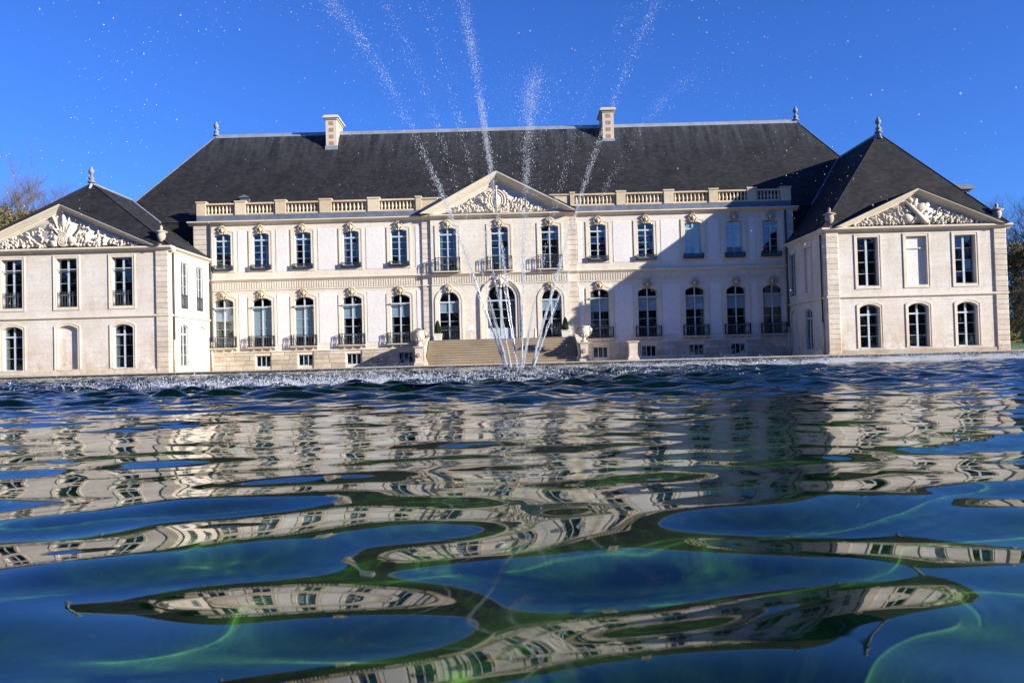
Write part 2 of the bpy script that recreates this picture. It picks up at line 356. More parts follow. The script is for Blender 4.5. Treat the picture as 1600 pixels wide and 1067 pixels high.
# ------------------------------------------------------------------ window kinds (local: origin at bottom centre of opening, faces -y)
class Kind: pass
def window_kind(name, w_, h, rise, rows, transom=None, mull=0.10, bar=0.026, solid=0.0):
    """rows: heights of glazing bars; transom: height of the heavy cross bar; solid: height of a wooden bottom panel"""
    K = Kind(); a = w_/2; K.a, K.h, K.rise = a, h, rise; e = 0.06
    fr = MB(); o = outline(a, h, rise, 12); i_ = outline(a-e, h-e, max(0, rise - (0 if rise < a*.999 else e)), 12, 0, -e); n_ = len(o)
    vs = [(x, -0.04, z) for x, z in o] + [(x, -0.04, z) for x, z in i_] + [(x, 0.04, z) for x, z in o] + [(x, 0.04, z) for x, z in i_]; fs = []
    for k in range(n_):
        j = (k+1) % n_; fs += [(k, j, n_+j, n_+k), (n_+k, n_+j, 3*n_+j, 3*n_+k)]
    fr.add(vs, fs)
    ztop = arch_z(0, a, h, rise) - e
    fr.box(-mull/2, mull/2, -0.055, 0.03, e*0.5, ztop + 0.02)
    if transom: fr.box(-a+0.02, a-0.02, -0.075, 0.03, transom-0.055, transom+0.055)
    zs = sorted([e + solid] + ([transom] if transom else []) + list(rows)); zs.append(h)
    for z in rows:
        for s in (-1, 1): fr.box(min(s*mull/2, s*(a-e)), max(s*mull/2, s*(a-e)), -0.03, 0.02, z-bar/2, z+bar/2)
    if solid:
        for s in (-1, 1): fr.box(min(s*mull/2, s*(a-e)), max(s*mull/2, s*(a-e)), -0.03, 0.02, e*0.6, e+solid)
    K.frame = fr.mesh('window', M['paint'])
    K.panes = []
    for za, zb in zip(zs[:-1], zs[1:]):
        for s in (-1, 1):
            x0, x1 = (mull/2, a-e) if s > 0 else (-a+e, -mull/2)
            top = []
            for k in range(5):
                x = x0 + (x1-x0)*k/4; top.append((x, min(zb, arch_z(max(-a+e, min(a-e, x)), a-e*0.4, h-e*0.6, rise if rise < a*.999 else a-e*0.4))))
            if zb < h: top = [(x0, zb), (x1, zb)]
            poly = [(x0, za), (x1, za)] + [(x, z) for x, z in reversed(top)]
            cx, cz = (x0+x1)/2, (za+zb)/2
            pm = MB(); pm.prism([(x-cx, z-cz) for x, z in poly], 'y', -0.002, 0.004)
            K.panes.append((cx, cz, pm.mesh('pane', M['glass'])))
    rm = MB(); D = 0.9                                    # box behind, open towards the window, painted near-black for the unlit room
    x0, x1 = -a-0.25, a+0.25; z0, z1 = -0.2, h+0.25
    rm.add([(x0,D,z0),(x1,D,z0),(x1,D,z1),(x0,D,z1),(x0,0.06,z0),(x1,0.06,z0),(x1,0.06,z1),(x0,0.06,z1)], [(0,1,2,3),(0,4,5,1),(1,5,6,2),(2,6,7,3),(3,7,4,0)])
    K.room = rm.mesh('interior_shade_box', M['room'])
    return K
RC_ = random.Random(77)
def put_window(K, parent, world, rz=0.0, blind=None, full_blind=False):
    wv = Vector(world); R = Matrix.Rotation(rz, 3, 'Z')
    f_ = inst('window', K.frame, parent, wv, rz)
    for cx, cz, me in K.panes:
        o = bpy.data.objects.new('pane', me); COL.objects.link(o); o.parent = f_; o.location = (cx, -0.005, cz)
        o.rotation_euler = (random.gauss(0, 0.010), 0, random.gauss(0, 0.012)); WL[o.name] = wv
    o = bpy.data.objects.new('interior_shade_box', K.room); COL.objects.link(o); o.parent = f_; WL[o.name] = wv
    if RC_.random() < 0.55 and K.h > 2:
        for sd in RC_.choice(((-1, 1), (-1,), (1,))):
            cw_ = RC_.uniform(0.10, 0.30); cu = MB(); x_ = sd*(K.a-0.02); n_ = 7; top = K.h - K.rise - 0.05
            pr_ = [(x_ - sd*cw_*i/n_, 0.10 + 0.03*(i % 2)) for i in range(n_+1)]; pr_ = pr_ + [(a_, b_+0.015) for a_, b_ in reversed(pr_)]
            cu.prism(pr_, 'z', 0.05, top); o = bpy.data.objects.new('curtain', cu.mesh('curtain', M['curtain'])); COL.objects.link(o); o.parent = f_; WL[o.name] = wv
    if blind:
        z0, z1, y = blind
        bl = MB(); bl.box(-K.a+0.07, -0.03, y, y+0.02, z0, z1).box(0.03, K.a-0.07, y, y+0.02, z0, z1)
        o = bpy.data.objects.new('blind', bl.mesh('blind', M['blind'])); COL.objects.link(o); o.parent = f_; WL[o.name] = wv
    return f_
KU = window_kind('upper', 1.20, 2.62, 0.13, [0.12+0.52, 0.12+1.05, 0.12+1.55], 2.08)
KL = window_kind('lower', 1.44, 3.68, 0.26, [0.75, 1.38, 2.0], 2.98)
KCU = window_kind('centre_upper', 1.30, 3.36, 0.14, [0.62, 1.2, 1.78, 2.3], 2.84)
KCL = window_kind('centre_lower', 1.50, 3.62, 0.75, [0.75, 1.4, 2.05], 2.82)
KD = window_kind('door', 2.15, 4.05, 1.075, [1.55, 2.2], 2.86, mull=0.16, solid=0.75)
KPU = window_kind('pavilion_upper', 1.36, 3.20, 0.0, [0.82, 1.58, 2.36], None, mull=0.13)
KPL = window_kind('pavilion_lower', 1.34, 2.88, 0.24, [0.78, 1.5], 2.2, mull=0.12)
KSL = window_kind('pavilion_side', 1.25, 3.15, 0.0, [0.8, 1.55, 2.3], None)
def cellar_kind():
    K = Kind(); K.a, K.h, K.rise = 0.55, 0.82, 0.0
    fr = MB()
    for x in (-0.53, -0.18, 0.17, 0.50): fr.box(x-0.025, x+0.025, -0.03, 0.03, 0, 0.82)
    fr.box(-0.55, 0.55, -0.025, 0.025, 0, 0.05).box(-0.55, 0.55, -0.025, 0.025, 0.77, 0.82)
    K.frame = fr.mesh('cellar_window', M['paint']); K.panes = []
    for x0, x1 in ((-0.505, -0.205), (-0.155, 0.145), (0.195, 0.475)):
        pm = MB(); c_ = (x0+x1)/2; pm.box(x0-c_, x1-c_, 0, 0.004, -0.36, 0.36); K.panes.append((c_, 0.41, pm.mesh('pane', M['glass'])))
    rm = MB(); x0, x1, z0, z1, D = -0.6, 0.6, -0.05, 0.87, 0.5  # cellar liner box, its shade painted in as well
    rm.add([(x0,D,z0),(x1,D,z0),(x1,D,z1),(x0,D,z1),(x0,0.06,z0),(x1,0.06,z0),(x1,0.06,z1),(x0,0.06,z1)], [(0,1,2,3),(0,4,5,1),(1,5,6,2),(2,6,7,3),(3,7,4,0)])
    K.room = rm.mesh('interior_shade_box', M['room']); return K
KB = cellar_kind()

def surround_mesh(K, wid, flat=False, bottom=0.0, closed=True):
    mb = MB(); band(mb, K.a, K.h, K.rise, 0.0, wid*0.62, -0.028, 0.02, closed, bottom); band(mb, K.a, K.h, K.rise, wid*0.62, wid, -0.052, 0.02, closed, bottom)
    return mb.mesh('window_surround', M['trim'])
SU = surround_mesh(KU, 0.30); SL = surround_mesh(KL, 0.30, closed=False); SCU = surround_mesh(KCU, 0.30, closed=False)
SCL = surround_mesh(KCL, 0.30, closed=False); SPU = surround_mesh(KPU, 0.20); SPL = surround_mesh(KPL, 0.19, closed=False); SSL = surround_mesh(KSL, 0.16)
mb = MB(); band(mb, KD.a, KD.h, KD.rise, 0.0, 0.22, -0.03, 0.02, False); band(mb, KD.a, KD.h, KD.rise, 0.22, 0.38, -0.09, 0.02, False); band(mb, KD.a, KD.h, KD.rise, 0.38, 0.50, -0.15, 0.02, False)
SD = mb.mesh('door_surround', M['trim'])

# carved keystone: boss, shell ribs above, scrolls at the sides
def keystone_mesh(sc, mat):
    mb = MB(); rr = random.Random(3)
    mb.blob((0, -0.07, 0), (0.17*sc, 0.13*sc, 0.22*sc)); mb.blob((0.02*sc, -0.16*sc, -0.02*sc), (0.09*sc, 0.08*sc, 0.12*sc))
    for k in range(7):
        a = math.radians(-80 + 160*k/6); mb.blob((0.22*sc*math.sin(a), -0.06, 0.10*sc + 0.20*sc*math.cos(a)), (0.055*sc, 0.09*sc, 0.11*sc), (0, a, 0), 6, 4)
    for s in (-1, 1):
        mb.blob((0.24*sc*s, -0.05, -0.10*sc), (0.10*sc, 0.09*sc, 0.10*sc)); mb.blob((0.17*sc*s, -0.05, -0.24*sc), (0.07*sc, 0.07*sc, 0.08*sc))
        mb.blob((0.34*sc*s, -0.03, 0.02*sc), (0.07*sc, 0.05*sc, 0.05*sc))
    mb.blob((0, -0.05, -0.28*sc), (0.08*sc, 0.07*sc, 0.07*sc)); mb.smooth = True
    return mb.mesh('carved_keystone', M[mat])
KEY = keystone_mesh(0.95, 'gold'); KEYB = keystone_mesh(1.35, 'relief')

# railings (local: origin at wall, bottom centre)
def railing_mesh(wd, h, proj, step, scrolls=True, sides=True):
    mb = MB(); a = wd/2; t_ = 0.022
    def seg(p, q): 
        d = (Vector(q)-Vector(p)); mb.tube([p, q], 0.016, 4)
    def run(p0, p1):
        L = (Vector(p1)-Vector(p0)).length; n_ = max(2, int(L/step)); P0, P1 = Vector(p0), Vector(p1)
        for zz_, r_ in ((h, 0.028), (h-0.11, 0.016), (0.10, 0.016), (0.02, 0.024)): mb.tube([P0+Vector((0, 0, zz_)), P1+Vector((0, 0, zz_))], r_, 4)
        for i in range(n_+1):
            P = P0.lerp(P1, i/n_); mb.tube([P+Vector((0, 0, 0.02)), P+Vector((0, 0, h))], 0.016 if 0 < i < n_ else 0.024, 4)
            if scrolls and i < n_:
                Q = P0.lerp(P1, (i+0.5)/n_); dv = (P1-P0).normalized(); rad = min(L/n_*0.44, (h-0.24)/4)
                for cz in ((0.10 + rad), (h-0.11-rad)):
                    mb.tube([Q + dv*(rad*math.cos(k*math.pi/4)) + Vector((0, 0, cz + rad*math.sin(k*math.pi/4))) for k in range(9)], 0.013, 3)
    run((-a, -proj, 0), (a, -proj, 0))
    if sides: run((-a, -proj, 0), (-a, 0, 0)); run((a, -proj, 0), (a, 0, 0))
    return mb.mesh('balcony_railing', M['iron'])
RL = railing_mesh(1.86, 0.80, 0.26, 0.17); RC = railing_mesh(1.80, 1.00, 0.42, 0.19); RP = railing_mesh(1.34, 0.98, 0.02, 0.165, True, False)
RCL = railing_mesh(1.46, 0.98, 0.02, 0.15, True, False)
mb = MB(); mb.box(-0.74, 0.74, -0.20, 0.0, 0.0, 0.05).box(-0.74, 0.74, -0.20, -0.17, 0.30, 0.36).box(-0.74, -0.71, -0.20, 0, 0.05, 0.33).box(0.71, 0.74, -0.20, 0, 0.05, 0.33)
for k in range(16): mb.box(-0.72 + k*0.094, -0.675 + k*0.094, -0.195, -0.175, 0.05, 0.31)
RU = mb.mesh('window_guard', M['iron'])
mb = MB(); mb.prism([(-0.32, 0.0), (0.02, -0.16), (0.02, 0.0)], 'x', -0.98, 0.98).box(-1.0, 1.0, -0.34, 0.02, 0.003, 0.06)
for k in (-1, 0, 1): mb.blob((0.62*k, -0.1, -0.1), (0.09, 0.12, 0.10), None, 6, 4)
SLAB = mb.mesh('balcony_slab', M['trim'])
mb = MB(); mb.box(-1.0, 1.0, -0.50, 0.02, 0.0, 0.07); SLABC = mb.mesh('balcony_slab', M['trim'])
# awning rod under the transom of the ground-floor windows
mb = MB(); mb.box(-0.72, 0.72, -0.30, -0.16, -0.03, 0.015); mb.box(-0.71, -0.68, -0.2, 0.06, -0.02, 0.01).box(0.68, 0.71, -0.2, 0.06, -0.02, 0.01); ROD = mb.mesh('awning_box', M['paint'])

# ------------------------------------------------------------------ ground, pond
GZ = 0.15
PX0, PX1, PY0, PY1 = -60.0, 60.0, -0.45, 46.0
def sheet(name, polys, mat, kind='structure', sm=False):
    mb = MB()
    for p in polys: mb.add(p, [tuple(range(len(p)))])
    return tag(part(name, mb, mat), kind=kind)
G = 1500.0
sheet('ground', [[(-G, PY1+0.5, GZ), (G, PY1+0.5, GZ), (G, G, GZ), (-G, G, GZ)], [(-G, -G, GZ), (G, -G, GZ), (G, PY0-0.5, GZ), (-G, PY0-0.5, GZ)],
      [(-G, PY0-0.5, GZ), (PX0-0.5, PY0-0.5, GZ), (PX0-0.5, PY1+0.5, GZ), (-G, PY1+0.5, GZ)], [(PX1+0.5, PY0-0.5, GZ), (G, PY0-0.5, GZ), (G, PY1+0.5, GZ), (PX1+0.5, PY1+0.5, GZ)]], 'gravel')
kt = GZ + 0.035; cop = MB(); pw_ = MB()
for (x0, x1, y0, y1) in ((PX0-0.52, PX1+0.52, PY1, PY1+0.52), (PX0-0.52, PX1+0.52, PY0-0.52, PY0), (PX0-0.52, PX0, PY0+0.002, PY1-0.002), (PX1, PX1+0.52, PY0+0.002, PY1-0.002)):
    cop.box(x0, x1, y0, y1, 0.125, kt); pw_.box(x0, x1, y0+0.004, y1-0.004, -0.95, 0.124)
tag(part('pond_kerb', cop, 'kerb'), kind='structure'); tag(part('pond_wall', pw_, 'wetwall'), kind='structure')
POND_BED = sheet('pond_bed', [[(PX0, PY0, -0.8), (PX1, PY0, -0.8), (PX1, PY1, -0.8), (PX0, PY1, -0.8)]], 'floor')
# lawns
def lawn(x0, x1, y0, y1, z0, z1, nx=24, ny=24):
    mb = MB(); vs = []; fs = []
    for j in range(ny+1):
        for i in range(nx+1):
            x = x0 + (x1-x0)*i/nx; y = y0 + (y1-y0)*j/ny
            vs.append((x, y, z0 + (z1-z0)*(j/ny)**1.2 + 0.10*math.sin(x*0.31)*math.sin(y*0.17)*(j/ny)))
    for j in range(ny):
        for i in range(nx): k = j*(nx+1)+i; fs.append((k, k+1, k+nx+2, k+nx+1))
    mb.add(vs, fs); return tag(part('lawn', mb, 'grass', smooth=True), kind='structure')
lawn(33.6, 260, 57.5, 240, GZ+0.006, 4.2); lawn(-260, -37.2, 57.0, 240, GZ+0.006, 3.0); lawn(-60, -30.6, 50.2, 52.6, GZ+0.006, GZ+0.03, 20, 3)
lawn(-300, 300, -240, -8, GZ+0.006, GZ+0.008, 10, 10)

WSEED, WSPREAD = 21, 0.50
# water surface: sum of travelling wave trains, mesh refined towards the near bank
rw = np.random.RandomState(WSEED)
def wave_field(X, Y):
    H = np.zeros_like(X); d = np.hypot(X - 0.1, Y - 22.7)
    def train(n_, l0, l1, spread, slope, amp):
        nonlocal H
        for _ in range(n_):
            lam = math.exp(rw.uniform(math.log(l0), math.log(l1))); th = rw.normal(0, spread); k = 2*math.pi/lam
            kx, ky = k*math.sin(th), k*math.cos(th); s = slope*math.sqrt(2.0/n_)*rw.uniform(0.7, 1.3)
            ok = np.clip((lam/(np.where(Y < 4, 0.0048, 0.0029)*np.maximum(Y, 0.5)) - 3.0)/3.0, 0, 1)       # drop what the mesh cannot carry
            H = H + amp*ok*(s/k)*np.sin(kx*X + ky*Y + rw.uniform(0, 6.28))
    mid_f = 1.0 - 0.52*np.clip((Y - 1.3)/2.0, 0, 1)
    train(10, 0.25, 0.60, WSPREAD, 0.060, mid_f)
    train(7, 0.60, 1.6, 0.65, 0.030, 1.0)
    far = np.clip((Y - 3.0)/6.0, 0, 1)
    train(14, 0.13, 0.30, 0.75, 0.075, far)
    near_f = np.clip((Y - 4.5)/5.0, 0, 1)*(1 - 0.6*np.clip((X-0.22*Y)/4, 0, 1))
    train(18, 0.24, 0.8, 0.9, 0.33, near_f)
    train(8, 0.07, 0.14, 0.9, 0.014, np.clip((Y-1.2)/2.0, 0, 1))
    return H
rows_y = [PY0 + 0.002]
y = 0.30
while y < PY1: rows_y.append(y); y += (0.0048 if y < 4 else 0.0029)*max(y, 0.5)
rows_y.append(PY1 - 0.002); rows_y = np.array(rows_y)
u = np.concatenate([[-1.0], np.linspace(-0.9, 0.9, 360), [1.0]])
Yg, Ug = np.meshgrid(rows_y, u, indexing='ij')
half = np.minimum(0.75*np.maximum(Yg, 0) + 0.9, 55.0)
Xg = np.where(np.abs(Ug) < 0.95, Ug/0.9*half, np.sign(Ug)*(PX1-0.002))
Hg = wave_field(Xg, Yg); Hg[:, 0] = 0; Hg[:, -1] = 0
nr, nc = Xg.shape
co = np.stack([Xg, Yg, Hg], -1).reshape(-1, 3)
idx = np.arange(nr*nc).reshape(nr, nc)
q = np.stack([idx[:-1, :-1], idx[:-1, 1:], idx[1:, 1:], idx[1:, :-1]], -1).reshape(-1, 4)
me = bpy.data.meshes.new('water'); me.vertices.add(len(co)); me.vertices.foreach_set('co', co.ravel())
me.loops.add(q.size); me.loops.foreach_set('vertex_index', q.ravel().astype(np.int32)); me.polygons.add(len(q))
me.polygons.foreach_set('loop_start', np.arange(0, q.size, 4, dtype=np.int32)); me.polygons.foreach_set('use_smooth', np.ones(len(q), bool)); me.update(); me.validate()
me.materials.append(M['water']); wo = bpy.data.objects.new('water', me); link(wo); tag(wo, kind='structure'); wo.cycles.is_caustics_caster = True; POND_BED.cycles.is_caustics_receiver = True; sl.cycles.is_caustics_light = True

# ------------------------------------------------------------------ main building
CX = -0.75; FY = 62.0
MBLD = empty('main_building', (CX, 66, GZ), 'long two-storey cream chateau block under a steep slate roof, between two pavilions', 'building')
UX = [-21.43,-18.58,-15.44,-11.85,-8.26,-4.60,-0.74,3.01,6.62,10.19,13.73,16.81,19.52]
BAYX = UX
C0, C1 = -5.86, 4.36; P0, P1 = -6.53, 5.03; CY = 61.76; PYL = 61.88
ZT = 11.06
fmap = lambda Y: (lambda u_, z, d: (u_, Y + d, z))
cell = [(-18.55, 'b'), (-15.4, 'b'), (-11.8, 'b'), (-7.9, 'b'), (6.6, 'b'), (10.2, 'b'), (13.75, 'b'), (16.85, 'b')]
def rows_for(xs, Y, ku, zu, kl, zl, cel):
    return [(GZ-0.1, 1.47, [(x, 1.10, 0.36, 1.18, 0.0) for x in cel]), (1.47, 6.78, [(x, 2*k.a, z, z+k.h, k.rise) for x, k, z in kl]), (6.78, ZT, [(x, 2*k.a, z, z+k.h, k.rise) for x, k, z in ku])]
left = BAYX[:5]; right = BAYX[8:]; mid = BAYX[5:8]
mb = MB()
wall(mb, fmap(FY), -23.55, P0, rows_for(left, FY, [(x, KU, 7.75) for x in left], 0, [(x, KL, 1.83) for x in left], 0, [c_[0] for c_ in cell[:4]]), 0.26)
mb.add([(-23.55, FY, 0), (-23.55, 75.0, 0), (-23.55, 75.0, ZT), (-23.55, FY, ZT)], [(0, 1, 2, 3)]); part('wall', mb, 'stone', MBLD); mb = MB()
wall(mb, fmap(FY), P1, 21.2, rows_for(right, FY, [(x, KU, 7.75) for x in right], 0, [(x, KL, 1.83) for x in right], 0, [c_[0] for c_ in cell[4:]]), 0.26)
mb.add([(21.2, FY, 0), (21.2, 75.0, 0), (21.2, 75.0, ZT), (21.2, FY, ZT)], [(0, 1, 2, 3)])
part('wall', mb, 'stone', MBLD)
mb = MB(); wall(mb, fmap(CY), C0, C1, [(GZ-0.1, 1.47, []), (1.47, 6.78, [(mid[0], 1.5, 1.97, 5.59, 0.75), (mid[1], 2.15, 1.97, 6.02, 1.075), (mid[2], 1.5, 1.97, 5.59, 0.75)]),
     (6.78, ZT, [(x, 1.30, 7.0, 10.36, 0.14) for x in mid])], 0.30)
for x in (C0, C1): mb.add([(x, CY, 0), (x, FY+0.1, 0), (x, FY+0.1, ZT), (x, CY, ZT)], [(0, 1, 2, 3)])
part('projecting_wall', mb, 'stone', MBLD)
# slate-hung shoulders outside the balustrade and the body behind
for x0, x1 in ((-30.1, -23.56), (21.21, 29.3)): mb = MB(); mb.box(x0, x1, 62.62, 75.3, 0, 11.38); part('slate_shoulder', mb, 'slate', MBLD)
mb = MB(); mb.box(-23.5, 21.15, 74.9, 75.3, 0, 11.3); part('rear_wall', mb, 'stone', MBLD)

# windows of the main front
for i, x in enumerate(BAYX):
    c = 5 <= i <= 7; Y = CY if c else FY; rec = 0.20
    if c:
        put_window(KCU, MBLD, (x, Y+rec, 7.0)); inst('window_surround', SCU, MBLD, (x, Y, 7.0)); inst('balcony_railing', RC, MBLD, (x, Y, 7.06)); inst('balcony_slab', SLABC, MBLD, (x, Y, 6.99))
        inst('carved_keystone', KEY, MBLD, (x, Y-0.07, 10.58))
    else:
        put_window(KU, MBLD, (x, Y+rec, 7.75), blind=((0.1, 2.5, 0.02) if i in (10, 11) else None)); inst('window_surround', SU, MBLD, (x, Y, 7.75)); inst('window_guard', RU, MBLD, (x, Y-0.05, 7.60))
        inst('carved_keystone', KEY, MBLD, (x, Y-0.07, 10.60))
    if i == 6:
        f_ = put_window(KD, MBLD, (x, Y+0.28, 1.97)); f_.name = 'entrance_door'; inst('door_surround', SD, MBLD, (x, Y, 1.97)); inst('carved_keystone', KEYB, MBLD, (x, Y-0.14, 6.22))
    elif c:
        put_window(KCL, MBLD, (x, Y+rec, 1.97), blind=(2.05, 2.78, 0.02)); inst('window_surround', SCL, MBLD, (x, Y, 1.97)); inst('balcony_railing', RCL, MBLD, (x, Y+0.06, 2.0))
        inst('carved_keystone', KEY, MBLD, (x, Y-0.07, 5.78))
    else:
        bl = (0.85, 2.9, 0.02) if i in (1, 2) else (2.02, 2.92, 0.02)
        put_window(KL, MBLD, (x, Y+rec, 1.83), blind=bl); inst('window_surround', SL, MBLD, (x, Y, 1.83)); inst('balcony_railing', RL, MBLD, (x, Y-0.08, 1.83)); inst('balcony_slab', SLAB, MBLD, (x, Y-0.05, 1.76))
        inst('carved_keystone', KEY, MBLD, (x, Y-0.07, 5.76)); inst('awning_box', ROD, MBLD, (x, Y+0.10, 1.83+3.0))
for x, _ in cell:
    f_ = put_window(KB, MBLD, (x, FY+0.15, 0.36)); f_.name = 'cellar_window'
# pale render panels between the windows
def panel(x0, x1, z0, z1, Y=FY):
    mb = MB(); mb.pillow(x0, x1, Y-0.022, Y+0.05, z0, z1, 0.012); return part('render_panel', mb, 'render', MBLD)
for seq in (left, right):
    for a_, b_ in zip(seq[:-1], seq[1:]):
        mx = (a_+b_)/2; hw = (b_-a_)/2 - 1.12
        if hw > 0.2: panel(mx-hw, mx+hw, 7.45, 10.55); panel(mx-hw, mx+hw, 1.98, 5.75)
for (x0, x1) in ((-7.02, -6.58), (5.08, 5.42)): panel(x0, x1, 7.45, 10.55); panel(x0, x1, 1.98, 5.75)
# plinth: individual ashlar blocks on a recessed backing
blk = MB(); blk.pillow(-0.5, 0.5, -0.5, 0.5, -0.5, 0.5, 0.06); BLOCK = blk.mesh('plinth_block', M['plinth'])
def block(parent, x0, x1, y0, y1, z0, z1, name='plinth_block', me=BLOCK, rz=0.0):
    o = inst(name, me, parent, ((x0+x1)/2, (y0+y1)/2, (z0+z1)/2), rz); o.scale = (x1-x0, y1-y0, z1-z0); return o
rb = random.Random(5)
zc = [GZ-0.06, 0.50, 0.83, 1.15, 1.43]
for ci in range(4):
    for (xa, xb) in ((-22.45, P0-0.02), (P1+0.02, 20.7)):
        holes = [(x-0.60, x+0.60) for x, _ in cell if xa < x < xb] if zc[ci] < 1.16 else []
        x = xa; cuts = sorted(holes) + [(xb, xb)]
        for h0, h1 in cuts:
            while x < h0 - 0.12:
                wd = min(rb.uniform(0.75, 1.35), h0-x)
                if h0-x-wd < 0.3: wd = h0-x
                block(MBLD, x+0.010, x+wd-0.010, FY-0.06+rb.uniform(-0.012, 0.012), FY+0.03, zc[ci]+0.010, zc[ci+1]-0.010); x += wd
            x = h1
for (xa, xb) in ((-22.45, P0), (P1, 20.7)): mb = MB(); mb.prism([(FY-0.10, 1.44), (FY-0.10, 1.49), (FY-0.04, 1.56), (FY+0.02, 1.56), (FY+0.02, 1.44)], 'x', xa, xb); part('plinth_moulding', mb, 'trim', MBLD)
# rusticated pilasters, block by block
qb = MB(); qb.pillow(-0.5, 0.5, -0.5, 0.5, -0.5, 0.5, 0.05); QBLOCK = qb.mesh('stone_block', M['quoin'])
def pilaster(parent, x0, x1, y0, y1, z0, z1, n_, core='quoin'):
    mb = MB(); mb.box(x0+0.03, x1-0.03, y0+0.035, y1, z0, z1); p = part('pilaster', mb, core, parent)
    hh = (z1-z0)/n_
    for k in range(n_): block(p, x0, x1, y0, y1-0.01, z0+k*hh+0.012, z0+(k+1)*hh-0.012, 'stone_block', QBLOCK)
    return p
for (x0, x1) in ((P0, C0), (C1, P1)):
    mb = MB(); mb.box(x0+0.001, x1-0.001, PYL+0.004, FY+0.05, 6.1, 7.0); part('pilaster_band', mb, 'trim', MBLD)
    pilaster(MBLD, x0, x1, PYL, FY+0.06, GZ, 6.14, 15); pilaster(MBLD, x0, x1, PYL, FY+0.06, 6.96, ZT, 11)
for (x0, x1) in ((-23.58, -22.62), (20.42, 21.23)): pilaster(MBLD, x0, x1, FY-0.09, FY+0.06, GZ, 6.14, 15); pilaster(MBLD, x0, x1, FY-0.09, FY+0.06, 6.96, ZT, 11)
# string course, fluted frieze, cornice: follow the projections
segs = [(-23.6, P0, FY), (P0, C0, PYL), (C0, C1, CY), (C1, P1, PYL), (P1, 21.25, FY)]
mb = MB(); fl = MB(); co_ = MB(); ar = MB()
for xa, xb, Y in segs:
    e0 = 0.0; mb.prism([(Y-0.05, 6.72), (Y-0.12, 6.80), (Y-0.20, 6.86), (Y-0.20, 6.92), (Y-0.06, 6.97), (Y+0.06, 6.97), (Y+0.06, 6.72)], 'x', xa, xb)
    mb.prism([(Y-0.055, 6.05), (Y-0.055, 6.14), (Y+0.06, 6.14), (Y+0.06, 6.05)], 'x', xa, xb)
    if xb-xa > 1:
        k = int((xb-xa)/0.185)
        for i in range(k):
            x = xa + (i+0.5)*(xb-xa)/k
            if abs(x - mid[1]) > 0.45 or not (C0 < x < C1): fl.box(x-0.052, x+0.052, Y-0.035, Y+0.02, 6.17, 6.69)
    oh = 0.0
    co_.prism([(Y-0.04, 10.98), (Y-0.12, 11.06), (Y-0.34, 11.17), (Y-0.40, 11.19), (Y-0.40, 11.27), (Y-0.02, 11.33), (Y+0.3, 11.33), (Y+0.3, 10.98)], 'x', xa-(0.35 if xa < -23 else 0), xb+(0.35 if xb > 21 else 0))
    ar.prism([(Y-0.05, 10.74), (Y-0.05, 10.86), (Y+0.02, 10.86), (Y+0.02, 10.74)], 'x', xa, xb)
part('string_course', mb, 'trim', MBLD); tag(part('fluted_frieze', fl, 'trim', MBLD), kind='stuff'); part('cornice', co_, 'trim', MBLD)
# lead-clad parapet foot and balustrade
for x0, x1 in ((-23.3, P0+0.02), (P1-0.02, 21.1)): mb = MB(); mb.box(x0, x1, 61.86, 62.5, 11.335, 11.72); part('lead_parapet', mb, 'lead', MBLD)
bal = MB(); bal.lathe([(0.075, 0), (0.085, 0.03), (0.05, 0.07), (0.075, 0.16), (0.098, 0.26), (0.075, 0.37), (0.045, 0.50), (0.06, 0.55), (0.045, 0.58), (0.08, 0.63), (0.08, 0.66)], 0, 0, 0, 10); bal.smooth = True
BAL = bal.mesh('baluster', M['balus'])
spans = []
Lp = [(-23.29,-22.62), (-20.42,-19.65), (-17.4,-16.64), (-14.1,-13.23), (-10.5,-9.64), (-6.91,-6.52)]
Rp = [(4.62, 4.95), (8.08,8.76), (11.63,12.35), (15.0,15.66), (17.86,18.53), (20.35,21.1)]
for P in (Lp, Rp):
    for k, (x0, x1) in enumerate(P):
        mb = MB(); mb.box(x0, x1, 61.84, 62.30, 11.725, 12.68); pi_ = part('balustrade_pier', mb, 'balus', MBLD)
        mb = MB(); mb.box(x0-0.05, x1+0.05, 61.79, 62.35, 12.683, 12.79); part('pier_cap', mb, 'balus', pi_)
        if k: spans.append((P[k-1][1], x0))
for (x0, x1) in ((-6.53, -3.2), (1.7, 4.63)):
    mb = MB(); mb.box(x0, x1, 61.95, 62.3, 11.34, 12.56); pp = part('solid_parapet', mb, 'balus', MBLD); mb = MB(); mb.box(x0, x1, 61.86, 62.36, 12.563, 12.66); part('coping', mb, 'balus', pp)
for (x0, x1), n_ in zip(spans, [8, 8, 9, 9, 10, 11, 10, 9, 8, 7]):
    mb = MB(); mb.box(x0+0.002, x1-0.002, 61.88, 62.26, 12.525, 12.64); BLS = part('balustrade', mb, 'balus', MBLD)
    mb = MB(); mb.box(x0+0.002, x1-0.002, 61.92, 62.22, 11.725, 11.86); part('bottom_rail', mb, 'balus', BLS)
    for k in range(n_): inst('baluster', BAL, BLS, (x0 + (k+0.5)*(x1-x0)/n_, 62.07, 11.862))

